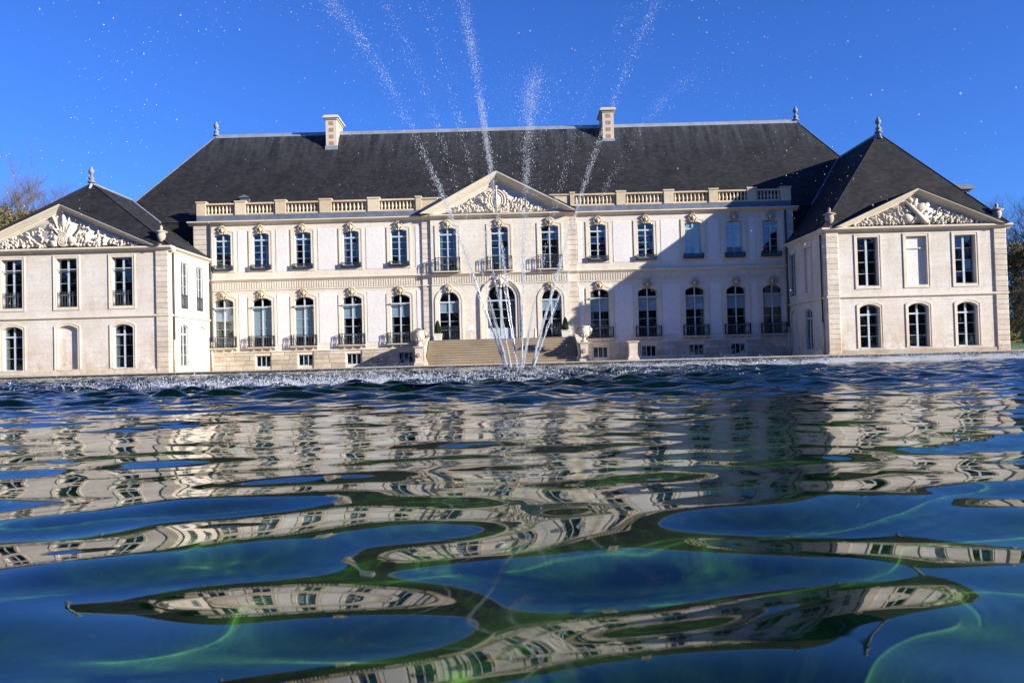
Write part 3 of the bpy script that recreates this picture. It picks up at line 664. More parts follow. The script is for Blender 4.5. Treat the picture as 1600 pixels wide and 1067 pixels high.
# pediments: sloped raking cornices, tympanum, carved relief
def pediment(parent, xl, xr, xa, z0, za, Y, back, mat, rk=0.42, ov=0.42):
    mb = MB(); mb.add([(xl, Y, z0), (xr, Y, z0), (xa, Y, za), (xl, back, z0), (xr, back, z0), (xa, back, za)], [(0, 1, 2), (3, 5, 4), (0, 3, 4, 1)]); ty = part('tympanum', mb, mat, parent)
    for s, xe in ((-1, xl), (1, xr)):
        e = Vector((xe, 0, z0)); a = Vector((xa, 0, za)); d = (a-e).normalized(); nrm = Vector((-d.z, 0, d.x)) if s < 0 else Vector((d.z, 0, -d.x))
        if nrm.z > 0: nrm = -nrm                            # towards the tympanum
        # rake profile (inward offset t, forward y)
        prof = [(0.0, Y-ov), (0.20*rk, Y-ov), (0.27*rk, Y-ov+0.05), (0.40*rk, Y-ov+0.16), (0.80*rk, Y-0.12), (rk, Y-0.08), (rk*1.02, Y+0.02), (0, Y+0.02)]
        vs = []
        for (tt, yy) in prof:
            # foot: cut on the horizontal z0 line; apex: cut on the vertical x = xa
            p = e + nrm*tt; kf = (z0 - p.z)/d.z; pf = p + d*kf; ka = (xa - p.x)/d.x; pa = p + d*ka
            vs.append((pf.x, yy, pf.z)); vs.append((pa.x, yy, pa.z))
        n_ = len(prof); fs = [(2*i, 2*i+1, 2*((i+1) % n_)+1, 2*((i+1) % n_)) for i in range(n_)] + [tuple(2*i for i in range(n_)), tuple(2*i+1 for i in range(n_-1, -1, -1))]
        mb = MB(); mb.add(vs, fs); part('raking_cornice', mb, 'trim', parent)
        # lead / slate cover running back over the rake
        mb = MB(); nn = -nrm*0.05; q_ = [e - d*0.15, a]
        if s > 0: pass
        pts = []
        for P_ in q_:
            for off in (Vector((0, 0, 0.0)), nn):
                pts += [(P_.x+off.x, Y-ov-0.04, P_.z+off.z+0.006), (P_.x+off.x, back, P_.z+off.z+0.006)]
        mb.add(pts, [(0, 1, 3, 2), (4, 6, 7, 5), (0, 4, 5, 1), (2, 3, 7, 6), (0, 2, 6, 4), (1, 5, 7, 3)]); part('pediment_cover', mb, 'slate', parent)
    return ty
def relief(parent, Y, xc, z0, hw, h, style, seed):
    mb = MB(); r = random.Random(seed); mb.prism([(xc-hw*0.97, z0), (xc+hw*0.97, z0), (xc, z0+h*0.97)], 'y', Y-0.045, Y+0.012)
    def leaf(x, z, L, ang, wd=0.28): mb.blob((x, Y-0.07-r.random()*0.08, z), (L*wd, 0.055, L*0.5), (r.uniform(-0.5, 0.5), ang, 0), 6, 4)
    def lim(x): return z0 + (h)*(1-abs(x-xc)/hw)
    for s in (-1, 1):                                      # leafy branches fanning out from the centre
        n_ = 46 if style != 'c' else 52
        for k in range(n_):
            tt = r.random()**0.85; x = xc + s*hw*(0.10 + 0.86*tt); top = lim(x) - 0.1
            z = z0 + 0.06 + r.random()**1.3*max(0.03, top - z0 - 0.08)
            L = (0.22 + 0.24*r.random())*(1-0.45*tt)*(h/2.0)**0.5
            leaf(x, z, L, s*(0.5 + r.uniform(-0.7, 0.7)), 0.17 + 0.09*r.random())
        for k in range(9):
            x0 = xc + s*hw*(0.08+0.75*k/9); z = z0 + 0.1; pts = []
            L = 0.75*(lim(x0)-z0); ang = s*r.uniform(0.2, 0.9)
            for q_ in range(5): u_ = q_/4; pts.append((x0 + math.sin(ang)*L*u_, Y-0.05-0.05*math.sin(u_*3), z + math.cos(ang)*L*u_*0.85 + 0.05*math.sin(u_*6)))
            mb.tube(pts, [0.045, 0.04, 0.035, 0.03, 0.02], 5)
            for q_ in range(1, 5): leaf(pts[q_][0] + r.uniform(-0.08, 0.08), pts[q_][2] + r.uniform(-.05, .05), 0.26*(h/2)**0.5, ang + r.uniform(-1.0, 1.0))
        for k in range(16):
            x = xc + s*hw*(0.05+0.8*r.random()); mb.blob((x, Y-0.06, z0+0.08+0.12*r.random()), (0.06+0.06*r.random(), 0.08, 0.05+0.04*r.random()), (0, r.random()*3, 0), 6, 4)
    if style == 'c':                                       # oval cartouche with a palm wreath and staff
        for rx, rz_, t_ in ((0.60, 0.74, 0.075), (0.42, 0.56, 0.05)):
            mb.tube([(xc + rx*math.sin(a), Y-0.10, z0+0.88 + rz_*math.cos(a)) for a in [k*math.pi/12 for k in range(25)]], t_, 6)
        mb.blob((xc, Y-0.0, z0+0.88), (0.44, 0.16, 0.58), None, 14, 8)
        mb.tube([(xc-0.02, Y-0.15, z0+0.08), (xc-0.02, Y-0.20, z0+0.9), (xc-0.02, Y-0.12, z0+1.9)], 0.05, 6)
        mb.blob((xc-0.02, Y-0.12, z0+1.92), (0.13, 0.09, 0.10)); 
        for s in (-1, 1):
            mb.blob((xc-0.02+0.14*s, Y-0.1, z0+1.88), (0.07, 0.06, 0.07))
            for k in range(9): a = math.radians(20+k*15); leaf(xc + s*0.82*math.sin(a), z0+0.88-0.86*math.cos(a), 0.30, s*(a-0.3)*-1 + s*0.6, 0.3)
    if style == 'l':                                       # oval shield, drum, flags and torch
        for rr_ in (0.30, 0.20, 0.09): mb.tube([(xc-0.05 + rr_*1.0*math.sin(a), Y-0.19, z0+0.55 + rr_*1.55*math.cos(a)) for a in [k*math.pi/9 for k in range(19)]], 0.035, 5)
        mb.blob((xc-0.05, Y-0.04, z0+0.55), (0.36, 0.18, 0.52), None, 14, 7)
        mb.box(xc-0.95, xc-0.42, Y-0.20, Y+0.02, z0+0.10, z0+0.48)
        for k, a in enumerate((-0.75, -0.45, -0.2, 0.05, 0.3, 0.55)):
            L = 1.5 + 0.35*math.sin(k*2.1); mb.tube([(xc + 0.1*a, Y-0.12, z0+0.6), (xc + 0.5*L*math.sin(a), Y-0.17, z0+0.6+0.5*L*math.cos(a)), (xc + L*math.sin(a)*0.9, Y-0.10, z0+0.6+L*math.cos(a)*0.9)], [0.05, 0.07, 0.11 if k % 2 else 0.06], 6)
        mb.tube([(xc-1.05, Y-0.14, z0+1.32), (xc-0.1, Y-0.2, z0+1.12)], 0.055, 6); mb.blob((xc+0.02, Y-0.13, z0+1.95), (0.13, 0.12, 0.28)); mb.blob((xc+0.05, Y-0.13, z0+1.55), (0.24, 0.14, 0.34))
        mb.blob((xc-0.52, Y-0.16, z0+0.62), (0.17, 0.13, 0.2)); mb.blob((xc+0.52, Y-0.14, z0+0.5), (0.28, 0.12, 0.25)); mb.tube([(xc+0.5, Y-.12, z0+.5), (xc+1.0, Y-.14, z0+1.0), (xc+1.15, Y-.12, z0+1.5)], [.06, .08, .05], 6)
    if style == 'r':                                       # crossed quiver, lute and scroll
        mb.tube([(xc-0.75, Y-0.12, z0+1.55), (xc-0.1, Y-0.22, z0+0.85), (xc+0.62, Y-0.14, z0+0.15)], [0.10, 0.14, 0.20], 8)
        mb.tube([(xc-0.5, Y-0.16, z0+0.12), (xc+0.25, Y-0.15, z0+0.85), (xc+0.75, Y-0.12, z0+1.35)], [0.08, 0.12, 0.15], 7)
        mb.blob((xc-0.55, Y-0.10, z0+0.42), (0.42, 0.17, 0.30), (0, 0.6, 0), 10, 6); mb.blob((xc+0.30, Y-0.10, z0+1.15), (0.38, 0.15, 0.26), (0, -0.6, 0), 10, 6)
        mb.tube([(xc-0.35+0.18*math.cos(a)*(1-a/9), Y-0.12, z0+1.72+0.18*math.sin(a)*(1-a/9)) for a in [k*0.6 for k in range(12)]], 0.055, 5)
        for k in range(10): leaf(xc + r.uniform(-0.7, 0.8), z0+1.2+r.uniform(-0.3, 0.5), 0.4, r.uniform(-1.2, 1.2), 0.35)
        mb.blob((xc-0.1, Y-0.12, z0+1.5), (0.16, 0.12, 0.3), (0, 0.5, 0)); mb.blob((xc+0.05, Y-0.14, z0+0.45), (0.2, 0.12, 0.16), (0, 0.5, 0))
    mb.smooth = True
    return part('carved_relief', mb, 'relief', parent)
mb = MB(); mb.prism([(61.72, 11.335), (61.72, 11.36), (62.4, 11.36), (62.4, 11.335)], 'x', P0, P1); part('pediment_bed', mb, 'lead', MBLD)
pediment(MBLD, -6.55, 5.0, -0.80, 11.34, 14.38, 61.74, 64.2, 'trim', 0.62, 0.72)
relief(MBLD, 61.70, -0.85, 11.38, 3.9, 2.15, 'c', 21)

# main roof
def slab_faces(mb, vs, faces): mb.add(vs, faces)
RX0, RX1, RYF, RYR, RYB, RZ0, RZ1 = -30.25, 29.45, 62.55, 69.0, 75.5, 11.40, 19.68
RL0, RR0 = -24.2, 24.15
mb = MB(); mb.add([(RX0, RYF, RZ0), (RX1, RYF, RZ0), (RX1, RYB, RZ0), (RX0, RYB, RZ0), (RL0, RYR, RZ1), (RR0, RYR, RZ1)], [(0, 1, 5, 4), (2, 3, 4, 5), (3, 0, 4), (1, 2, 5), (0, 3, 2, 1)])
ROOF = part('roof', mb, 'slate', MBLD)
mb = MB(); mb.prism([(RYR-0.20, RZ1-0.22), (RYR-0.10, RZ1+0.05), (RYR, RZ1+0.12), (RYR+0.10, RZ1+0.05), (RYR+0.20, RZ1-0.22)], 'x', RL0-0.05, RR0+0.05); part('ridge_cap', mb, 'ridge', ROOF)
def strip(mb, a, b, r_=0.07): mb.tube([a, b], r_, 6)
for xa, xb in ((RL0, RX0), (RR0, RX1)): mb = MB(); strip(mb, (xa, RYR, RZ1+0.02), (xb, RYF, RZ0+0.02), 0.05); part('hip_cap', mb, 'lead', ROOF)
FIN = MB(); FIN.lathe([(0.30, 0), (0.33, 0.06), (0.20, 0.16), (0.18, 0.28), (0.26, 0.34), (0.22, 0.42), (0.10, 0.55), (0.10, 0.66), (0.20, 0.78), (0.24, 0.92), (0.20, 1.06), (0.10, 1.16), (0.12, 1.22), (0.04, 1.34)], 0, 0, 0, 12); FIN.smooth = True
FINM = FIN.mesh('finial', M['finial'])
def finial(parent, x, y_, z, sc=1.0): o = inst('finial', FINM, parent, (x, y_, z)); o.scale = (sc, sc, sc)
finial(ROOF, RL0, RYR, RZ1+0.02, 0.9); finial(ROOF, RR0, RYR, RZ1+0.02, 0.9)
mb = MB(); mb.box(-20.6, -19.9, 63.6, 64.3, 12.8, 13.35).prism([(-20.75, 13.35), (-20.25, 13.6), (-19.75, 13.35)], 'y', 63.5, 64.6); part('roof_light', mb, 'lead', ROOF)
def chimney(x0, x1, yf, yb, zb, zt):
    mb = MB(); mb.box(x0, x1, yf, yb, zb, zt); ch = part('chimney', mb, 'chimney', MBLD)
    n_ = 4; hh = (zt - 18.25)/n_
    for k in range(n_):
        z = 18.35 + k*hh; b2 = MB(); b2.box(x0+0.26, x1-0.26, yf-0.012, yf+0.02, z, z+hh*0.55); part('brick_panel', b2, 'brick', ch)
        for s, xs in ((-1, x0), (1, x1)):
            for q_ in range(3):
                y0 = yf + 0.3 + q_*(yb-yf-0.4)/3; b2 = MB(); b2.box(xs-0.012, xs+0.012, y0, y0+0.35, z, z+hh*0.55); part('brick_panel', b2, 'brick', ch)
    mb = MB(); mb.box(x0-0.08, x1+0.08, yf-0.08, yb+0.08, zt, zt+0.12).box(x0-0.2, x1+0.2, yf-0.2, yb+0.2, zt+0.12, zt+0.24).box(x0-0.12, x1+0.12, yf-0.12, yb+0.12, zt+0.24, zt+0.36); part('chimney_cap', mb, 'lead' if False else 'chimney', ch)
    mb = MB(); mb.box(x0-0.06, x1+0.06, yf-0.10, yf-0.014, zb+0.55, 18.28); part('chimney_flashing', mb, 'ridge', ch)
chimney(-14.80, -13.90, 67.75, 70.2, 17.4, 20.45); chimney(7.90, 8.82, 67.85, 70.3, 17.4, 20.50)
# rain pipes of the main front
def pipe(parent, x, y_, z0, z1, zs=None, r_=0.06):
    mb = MB(); mb.tube([(x, y_, zs or z0), (x, y_, z1)], r_, 8); part('rain_pipe', mb, 'pipe', parent, smooth=True)
    if zs: mb = MB(); mb.tube([(x, y_, z0), (x, y_, zs-0.002)], r_*1.25, 8); part('pipe_foot', mb, 'pipelow', parent, smooth=True)
pipe(MBLD, -22.30, 61.86, GZ, 11.0, 2.3, 0.075); pipe(MBLD, 20.62, 61.86, GZ, 11.0, 2.3, 0.075)

# ------------------------------------------------------------------ pavilions
def pavilion(label, x0, x1, side, apex, ridge_back, xs_front, up, lo, ped_apex, style, seed, upper_blind, lower_blind, rails, side_up, side_lo):
    """side: +1 when the inner side wall faces +x (left pavilion), -1 when it faces -x"""
    YF, YB, ZC = 54.5, 66.0, 8.20
    P = empty('pavilion', ((x0+x1)/2, YF+4, GZ), label, 'pavilion')
    mb = MB()
    wall(mb, fmap(YF), x0, x1, [(GZ-0.1, 3.86, [(x, 2*KPL.a, 0.52, 0.52+KPL.h, KPL.rise) for x in xs_front]), (3.86, ZC, [(x, 2*KPU.a, 4.60, 4.60+KPU.h, 0) for x in xs_front])], 0.38)
    xi = x1 if side > 0 else x0; xo = x0 if side > 0 else x1
    smap = lambda u_, z, d: (xi - side*d, u_, z)
    wall(mb, smap, YF, YB, [(GZ-0.1, 3.86, [(y_, 2*KPL.a, 0.52, 0.52+KPL.h, KPL.rise) for y_ in side_lo]), (3.86, ZC, [(y_, 2*KSL.a, 4.48, 4.48+KSL.h, 0) for y_ in side_up])], 0.24)
    mb.add([(xo, YF, GZ-0.1), (xo, YB, GZ-0.1), (xo, YB, ZC), (xo, YF, ZC)], [(0, 1, 2, 3)])
    part('wall', mb, 'pav', P)
    def blind_fill(x, K, z):
        mb = MB(); o = outline(K.a, K.h, K.rise); mb.prism([(x+a_, z+b_) for a_, b_ in o], 'y', YF+0.20, YF+0.30); 
        return part('blocked_window', mb, 'render' if K is KPU else 'pav', P)
    for i, x in enumerate(xs_front):
        if i in upper_blind:
            o = blind_fill(x, KPU, 4.60); mb = MB(); mb.box(x-KPU.a, x+KPU.a, YF+0.12, YF+0.199, 6.98, 7.05); part('stone_transom', mb, 'trim', o)
        else: put_window(KPU, P, (x, YF+0.30, 4.60))
        inst('window_surround', SPU, P, (x, YF, 4.60))
        if rails: 
            inst('balcony_railing', RP, P, (x, YF+0.10, 4.62))
            mb = MB(); mb.box(x-0.72, x+0.66, YF+0.02, YF+0.08, 7.05, 7.10); part('awning_box', mb, 'paint', P)
        if i in lower_blind: blind_fill(x, KPL, 0.52)
        else: put_window(KPL, P, (x, YF+0.30, 0.52))
        inst('window_surround', SPL, P, (x, YF, 0.52))
        mb = MB(); mb.box(x-KPL.a, x+KPL.a, YF-0.03, YF+0.26, 0.46, 0.517); part('window_sill', mb, 'trim', P)
    rz = math.pi/2*side
    for k, y_ in enumerate(side_up):
        blindw = (side < 0 and k == 0)
        if not blindw: put_window(KSL, P, (xi - side*0.12, y_, 4.48), rz)
        else:
            mb = MB(); xa, xb = sorted((xi-side*0.14, xi-side*0.20)); mb.box(xa, xb, y_-KSL.a, y_+KSL.a, 4.48, 4.48+KSL.h); part('blocked_window', mb, 'pav', P)
        inst('window_surround', SSL, P, (xi, y_, 4.48), rz)
        if side > 0:
            o = inst('balcony_railing', RP, P, (xi-side*0.04, y_, 4.5), rz); o.scale = (0.9, 1, 0.95)
    for k, y_ in enumerate(side_lo):
        if (side > 0 and k == 1) or (side < 0 and k == 1):
            mb = MB(); xa, xb = sorted((xi-side*0.10, xi-side*0.16)); o_ = outline(KPL.a, KPL.h, KPL.rise); mb.prism([(y_+a_, 0.52+b_) for a_, b_ in o_], 'x', xa, xb); part('blocked_window', mb, 'pav', P)
        else: put_window(KPL, P, (xi - side*0.12, y_, 0.52), rz)
        inst('window_surround', SPL, P, (xi, y_, 0.52), rz)
    # quoins at both front corners
    for cx0, cx1 in ((x0-0.03, x0+0.80), (x1-0.80, x1+0.03)):
        pilaster(P, cx0, cx1, YF-0.10, YF+0.45, GZ, 3.82, 11); pilaster(P, cx0, cx1, YF-0.10, YF+0.45, 4.00, ZC-0.02, 12)
    # string course and cornice round three sides
    mb = MB()
    def ring(prof):
        for ya, xa, xb in ((YF, x0, x1),): mb.prism([(ya - p, z) for p, z in prof], 'x', xa-0.06, xb+0.06)
        for xw, s in ((x1, 1), (x0, -1)): mb.prism([(xw + s*p, z) for p, z in prof], 'y', YF+0.03, YB)
    ring([(0.04, 3.82), (0.13, 3.87), (0.14, 3.95), (0.03, 4.00), (-0.06, 4.00), (-0.06, 3.82)]); part('string_course', mb, 'trim', P)
    mb = MB()
    mb.prism([(YF-0.10, ZC-0.06), (YF-0.14, ZC+0.02), (YF-0.36, ZC+0.12), (YF-0.40, ZC+0.13), (YF-0.40, ZC+0.22), (YF-0.30, ZC+0.26), (YF+0.4, ZC+0.26), (YF+0.4, ZC-0.06)], 'x', x0-0.34, x1+0.34)
    for xw, s in ((x1, 1), (x0, -1)): mb.prism([(xw + s*p, z) for p, z in [(0.06, ZC-0.06), (0.10, ZC+0.02), (0.30, ZC+0.12), (0.335, ZC+0.13), (0.335, ZC+0.215), (0.25, ZC+0.255), (-0.3, ZC+0.255), (-0.3, ZC-0.06)]], 'y', YF+0.402, YB)
    part('cornice', mb, 'trim', P)
    mb = MB(); mb.box(x0-0.02, x1+0.02, YF-0.06, YF+0.02, GZ-0.05, 0.40); part('plinth', mb, 'plinth', P)
    # roof
    ez = ZC + 0.27; e0, e1, ef = x0-0.22, x1+0.22, YF-0.2; ax, ay, az = apex
    mb = MB(); mb.add([(e0, ef, ez), (e1, ef, ez), (e1, ridge_back, ez), (e0, ridge_back, ez), (ax, ay, az), (ax, ridge_back, az)], [(0, 1, 4), (1, 2, 5, 4), (3, 0, 4, 5), (2, 3, 5), (0, 3, 2, 1)])
    rf = part('roof', mb, 'slate', P)
    mb = MB(); mb.tube([(ax, ay-0.05, az), (ax, ridge_back-1.9, az)], 0.10, 6); part('ridge_cap', mb, 'ridge', rf)
    for xe_ in (e0, e1): mb = MB(); strip(mb, (ax, ay, az), (xe_, ef, ez+0.02), 0.04); part('hip_cap', mb, 'slate', rf)
    mb = MB(); mb.lathe([(0.42, -0.42), (0.10, 0.06)], ax, ay, az, 4); part('finial_base', mb, 'ridge', rf)
    finial(rf, ax, ay, az+0.04, 0.86)
    # valley against the main roof
    sl_ = (RZ1-RZ0)/(RYR-RYF); xi_e = e1 if side > 0 else e0
    pa = (ax, RYF + (az-RZ0)/sl_, az+0.03); fx = ax + (xi_e-ax)*(az-RZ0)/(az-ez); pb = (fx, RYF, RZ0+0.03)
    mb = MB(); mb.tube([Vector(pa)+Vector((0, -0.06, 0)), Vector(pb)+Vector((0, -0.06, 0))], 0.085, 6); part('valley_lead', mb, 'ridge' if side > 0 else 'lead', rf)
    pediment(P, x0+0.55 if side < 0 else x0+0.2, x1-0.2 if side < 0 else x1-0.55, ped_apex[0], ez-0.008, ped_apex[1], YF-0.02, YF+1.9, 'trim', 0.42, 0.54)
    relief(P, YF-0.05, ped_apex[0], ez+0.03, (x1-x0)*0.375, (ped_apex[1]-ez)*0.84, style, seed)
    # rain pipe beside the inner quoin
    pipe(P, xi + side*0.11, YF+0.62, GZ, ZC-0.1, 2.3, 0.06)
    return P
PL = pavilion('projecting corner pavilion with iron window balconies and oval shield in its pediment', -35.95, -22.46, 1, (-29.2, 58.1, 13.52), 66.0, [-32.72, -29.12, -25.48], None, None,
     (-29.2, 11.32), 'l', 5, [], [1], True, [57.15, 59.95], [57.0, 60.2])
PR = pavilion('projecting corner pavilion with a blocked upper middle window and steep tall slate roof', 20.75, 32.55, -1, (26.3, 58.5, 15.68), 67.5, [23.50, 26.70, 29.90], None, None,
     (26.75, 10.86), 'r', 8, [1], [], False, [57.8, 61.0], [57.95, 61.0])
mb = MB(); mb.box(32.3, 34.4, 62.0, 65.0, 0.1, 12.05); ch = part('chimney', mb, 'chimney', PR)
mb = MB(); mb.box(32.15, 34.55, 61.85, 65.15, 12.05, 12.2).box(31.95, 34.75, 61.65, 65.35, 12.2, 12.42).box(32.1, 34.6, 61.8, 65.2, 12.42, 12.55); part('chimney_cap', mb, 'lead', ch)

# urns on the pavilion corners
def urn_mesh(sc, lid, mat):
    mb = MB(); pr = [(0.36, 0), (0.36, 0.10), (0.26, 0.14), (0.13, 0.26), (0.12, 0.32), (0.20, 0.40), (0.29, 0.58), (0.33, 0.80), (0.29, 0.92), (0.26, 0.97), (0.46, 1.03), (0.48, 1.07)]
    pr += [(0.30, 1.14), (0.16, 1.20), (0.08, 1.26), (0.12, 1.36), (0.10, 1.46), (0.03, 1.56)]
    mb.lathe([(a*sc, b_*sc) for a, b_ in pr], 0, 0, 0, 16); mb.smooth = True; return mb.mesh('urn', M[mat])
UM = urn_mesh(0.88, True, 'urn')
for x, lab in ((-22.92, 'lidded stone urn on the corner of the pavilion with iron balconies'), (21.12, 'lidded stone urn on the shaded-side corner of the tall-roofed pavilion'), (32.15, 'lidded stone urn on the outer corner of the tall-roofed pavilion, against the sky')):
    o = inst('urn', UM, None, (x, 54.62, 8.462)); tag(o, lab, 'urn', 'urns on the pavilion corners')

# ------------------------------------------------------------------ steps, pedestals, urns, planters
ST = empty('staircase', (CX, 59, GZ), 'broad flight of weathered stone steps up to the arched entrance door', 'staircase')
SX0, SX1 = -6.05, 4.55; ns = 10; rise = (1.95-GZ)/ns; Y0 = 57.75; tread = 0.29
for k in range(ns):
    mb = MB(); y0 = Y0 + k*tread; y1 = (y0 + tread + 0.08) if k < ns-1 else CY-0.002
    z1 = GZ + (k+1)*rise; c_ = 0.02
    mb.prism([(y0-0.025, z1-0.055), (y0-0.025, z1-c_), (y0, z1), (y1, z1), (y1, z1-rise-0.0), (y0+0.012, z1-rise), (y0+0.012, z1-0.06)], 'x', SX0+0.002*k, SX1-0.002*k); part('step', mb, 'step', ST)
mb = MB(); mb.box(SX0+0.03, SX1-0.03, Y0+0.25, CY-0.01, 0.05, GZ+0.1); part('step_base', mb, 'step', ST)
for x0, x1 in ((SX0-0.56, SX0-0.003), (SX1+0.003, SX1+0.56)):
    mb = MB(); prof = [(57.95, 0.05), (57.95, 1.42), (58.3, 1.46), (59.0, 1.62), (59.8, 1.9), (60.4, 2.06), (61.74, 2.06), (61.74, 0.05)]
    mb.prism(prof, 'x', x0+0.06, x1-0.06); part('side_wall', mb, 'trim', ST)
    mb = MB(); top = [(57.97, 1.423), (58.3, 1.463), (59.0, 1.623), (59.8, 1.903), (60.4, 2.063), (61.72, 2.063)]
    mb.prism(top + [(y_, z+0.10) for y_, z in reversed(top)], 'x', x0, x1); part('side_coping', mb, 'trim', ST)
def pedestal(x, y_, label, h=1.32, wd=0.62, volute=True, sgn=1):
    P = empty('pedestal', (x, y_, GZ), label, 'pedestal', 'stone pedestals'); a = wd/2
    mb = MB(); mb.box(x-a-0.05, x+a+0.05, y_-a-0.05, y_+a+0.05, GZ-0.02, GZ+0.16); part('base', mb, 'quoin', P)
    mb = MB(); pr = [(a+0.02, GZ+0.163), (a-0.04, GZ+0.30), (a-0.06, GZ+0.6), (a-0.03, GZ+h-0.12)]
    n_ = len(pr); vs = []; fs = []
    for r_, z in pr: vs += [(x-r_, y_-r_, z), (x+r_, y_-r_, z), (x+r_, y_+r_, z), (x-r_, y_+r_, z)]
    for i in range(n_-1):
        for k in range(4): k2 = (k+1) % 4; fs.append((4*i+k, 4*i+k2, 4*i+4+k2, 4*i+4+k))
    mb.add(vs, fs); part('shaft', mb, 'quoin', P)
    mb = MB(); mb.box(x-a, x+a, y_-a, y_+a, GZ+h-0.117, GZ+h-0.06).box(x-a-0.06, x+a+0.06, y_-a-0.06, y_+a+0.06, GZ+h-0.06, GZ+h); part('cap', mb, 'quoin', P)
    if volute:
        mb = MB(); mb.tube([(x + 0.10*math.sin(t_), y_-a+0.01, GZ+0.72+0.13*math.cos(t_)) for t_ in [k*math.pi/6 for k in range(13)]], 0.03, 5); mb.blob((x, y_-a+0.02, GZ+0.72), (0.06, 0.05, 0.08)); part('carved_rosette', mb, 'quoin', P)
        # scroll buttress on the stair side
        xs = x + sgn*(a+0.02); mb = MB()
        for i, (zz_, off) in enumerate([(0.0, 0.26), (0.2, 0.20), (0.5, 0.12), (0.9, 0.08), (1.25, 0.14), (1.4, 0.10)]): pass
        mb.prism([(xs, GZ+0.003), (xs+sgn*0.24, GZ+0.003), (xs+sgn*0.20, GZ+0.22), (xs+sgn*0.10, GZ+0.45), (xs+sgn*0.06, GZ+0.9), (xs+sgn*0.12, GZ+1.2), (xs, GZ+1.2)], 'y', y_-0.16, y_+0.16); part('scroll', mb, 'relief', P)
    return P
pedestal(-6.42, 57.55, 'carved urn-bearing pedestal in sunlight, at the sunny end of the steps', sgn=1)
pedestal(4.98, 57.55, 'carved urn-bearing pedestal in front of the shadowed wall, beside the steps', sgn=-1)
pedestal(8.15, 56.2, 'plain low stone pedestal standing alone without an urn', 1.28, 0.66, False)
def garden_urn(x, label):
    U_ = empty('garden_urn', (x, 57.55, GZ+1.322), label, 'urn', 'urns beside the steps'); z = GZ+1.322
    mb = MB(); mb.lathe([(0.24, 0), (0.24, 0.10), (0.12, 0.16), (0.10, 0.26), (0.20, 0.36), (0.36, 0.56), (0.41, 0.78), (0.38, 0.92), (0.33, 1.0), (0.43, 1.06), (0.44, 1.11), (0.30, 1.12), (0.26, 1.0)], x, 57.55, z, 18); part('bowl', mb, 'quoin', U_, smooth=True)
    for s in (-1, 1):
        mb = MB(); mb.tube([(x+s*0.34, 57.55, z+0.56), (x+s*0.52, 57.55, z+0.62), (x+s*0.54, 57.55, z+0.85), (x+s*0.44, 57.55, z+1.0), (x+s*0.36, 57.55, z+0.95)], [0.05, 0.06, 0.07, 0.06, 0.04], 7); mb.blob((x+s*0.46, 57.52, z+0.86), (0.10, 0.12, 0.14)); part('handle', mb, 'quoin', U_, smooth=True)
    mb = MB()
    for k in range(12): a = k*math.pi/6; mb.blob((x+0.31*math.cos(a), 57.55+0.31*math.sin(a), z+0.48), (0.06, 0.06, 0.15), (0, 0.6*math.cos(a), 0), 6, 4)
    part('gadroons', mb, 'quoin', U_, smooth=True)
garden_urn(-6.42, 'two-handled stone urn in sunlight at the sunny end of the steps'); garden_urn(4.98, 'two-handled stone urn against the shadowed wall beside the steps')

def topiary(x, y_, label):
    T = empty('potted_topiary', (x, y_, 1.953), label, 'topiary', 'clipped trees by the entrance'); z = 1.953
    mb = MB(); mb.prism([(x-0.26, z), (x+0.26, z), (x+0.30, z+0.44), (x-0.30, z+0.44)], 'y', y_-0.28, y_+0.28); mb.box(x-0.33, x+0.33, y_-0.31, y_+0.31, z+0.442, z+0.50); part('planter', mb, 'box', T)
    mb = MB(); mb.tube([(x, y_, z+0.48), (x, y_, z+0.8)], 0.03, 6); part('trunk', mb, 'bark', T)
    r = random.Random(int(x*10)); mb = MB(); vs = []; fs = []
    prof = lambda u_: 0.26*(1-u_)**0.55*min(1, (u_+0.12)*4.5)
    for k in range(1500):
        u_ = r.random(); a = r.random()*6.283; rr_ = prof(u_)*(0.80+0.25*r.random()); c_ = Vector((x+rr_*math.cos(a), y_+rr_*math.sin(a), z+0.52+u_*0.92))
        d = Vector((math.cos(a)+r.uniform(-.6, .6), math.sin(a)+r.uniform(-.6, .6), r.uniform(0.1, 1.2))).normalized()*0.055; s_ = d.cross(Vector((r.uniform(-1, 1), r.uniform(-1, 1), 1))).normalized()*0.022
        vs += [c_-d*0.5, c_+s_, c_+d, c_-s_]; fs.append((4*k, 4*k+1, 4*k+2, 4*k+3))
    mb.add(vs, fs); part('foliage', mb, 'topiary', T)
    core = MB(); core.lathe([(0.02, 0.5), (prof(0.1)*0.8, 0.6), (prof(0.3)*0.85, 0.8), (prof(0.6)*0.85, 1.08), (prof(0.9)*0.8, 1.34), (0.01, 1.44)], x, y_, z, 10); part('inner_foliage', core, 'topiary', T)
topiary(-5.45, 61.25, 'small clipped cone tree in a white planter on the sunny side of the door'); topiary(3.95, 61.2, 'small clipped cone tree in a white planter next to the shadow edge')
SG = empty('sign_stand', (-2.95, 60.9, 1.953), 'small white notice board on a post beside the entrance door', 'sign')
mb = MB(); mb.box(-2.99, -2.93, 60.88, 60.92, 1.953, 2.75); part('post', mb, 'white', SG)
mb = MB(); mb.add([(-3.15, 60.80, 2.62), (-2.75, 60.80, 2.62), (-2.75, 60.98, 2.98), (-3.15, 60.98, 2.98), (-3.15, 60.83, 2.60), (-2.75, 60.83, 2.60), (-2.75, 61.01, 2.96), (-3.15, 61.01, 2.96)], [(0,1,2,3),(7,6,5,4),(0,4,5,1),(1,5,6,2),(2,6,7,3),(3,7,4,0)]); part('board', mb, 'white', SG)
mb = MB(); mb.box(-3.08, -2.84, 60.76, 61.04, 1.953, 1.975); part('foot', mb, 'white', SG)
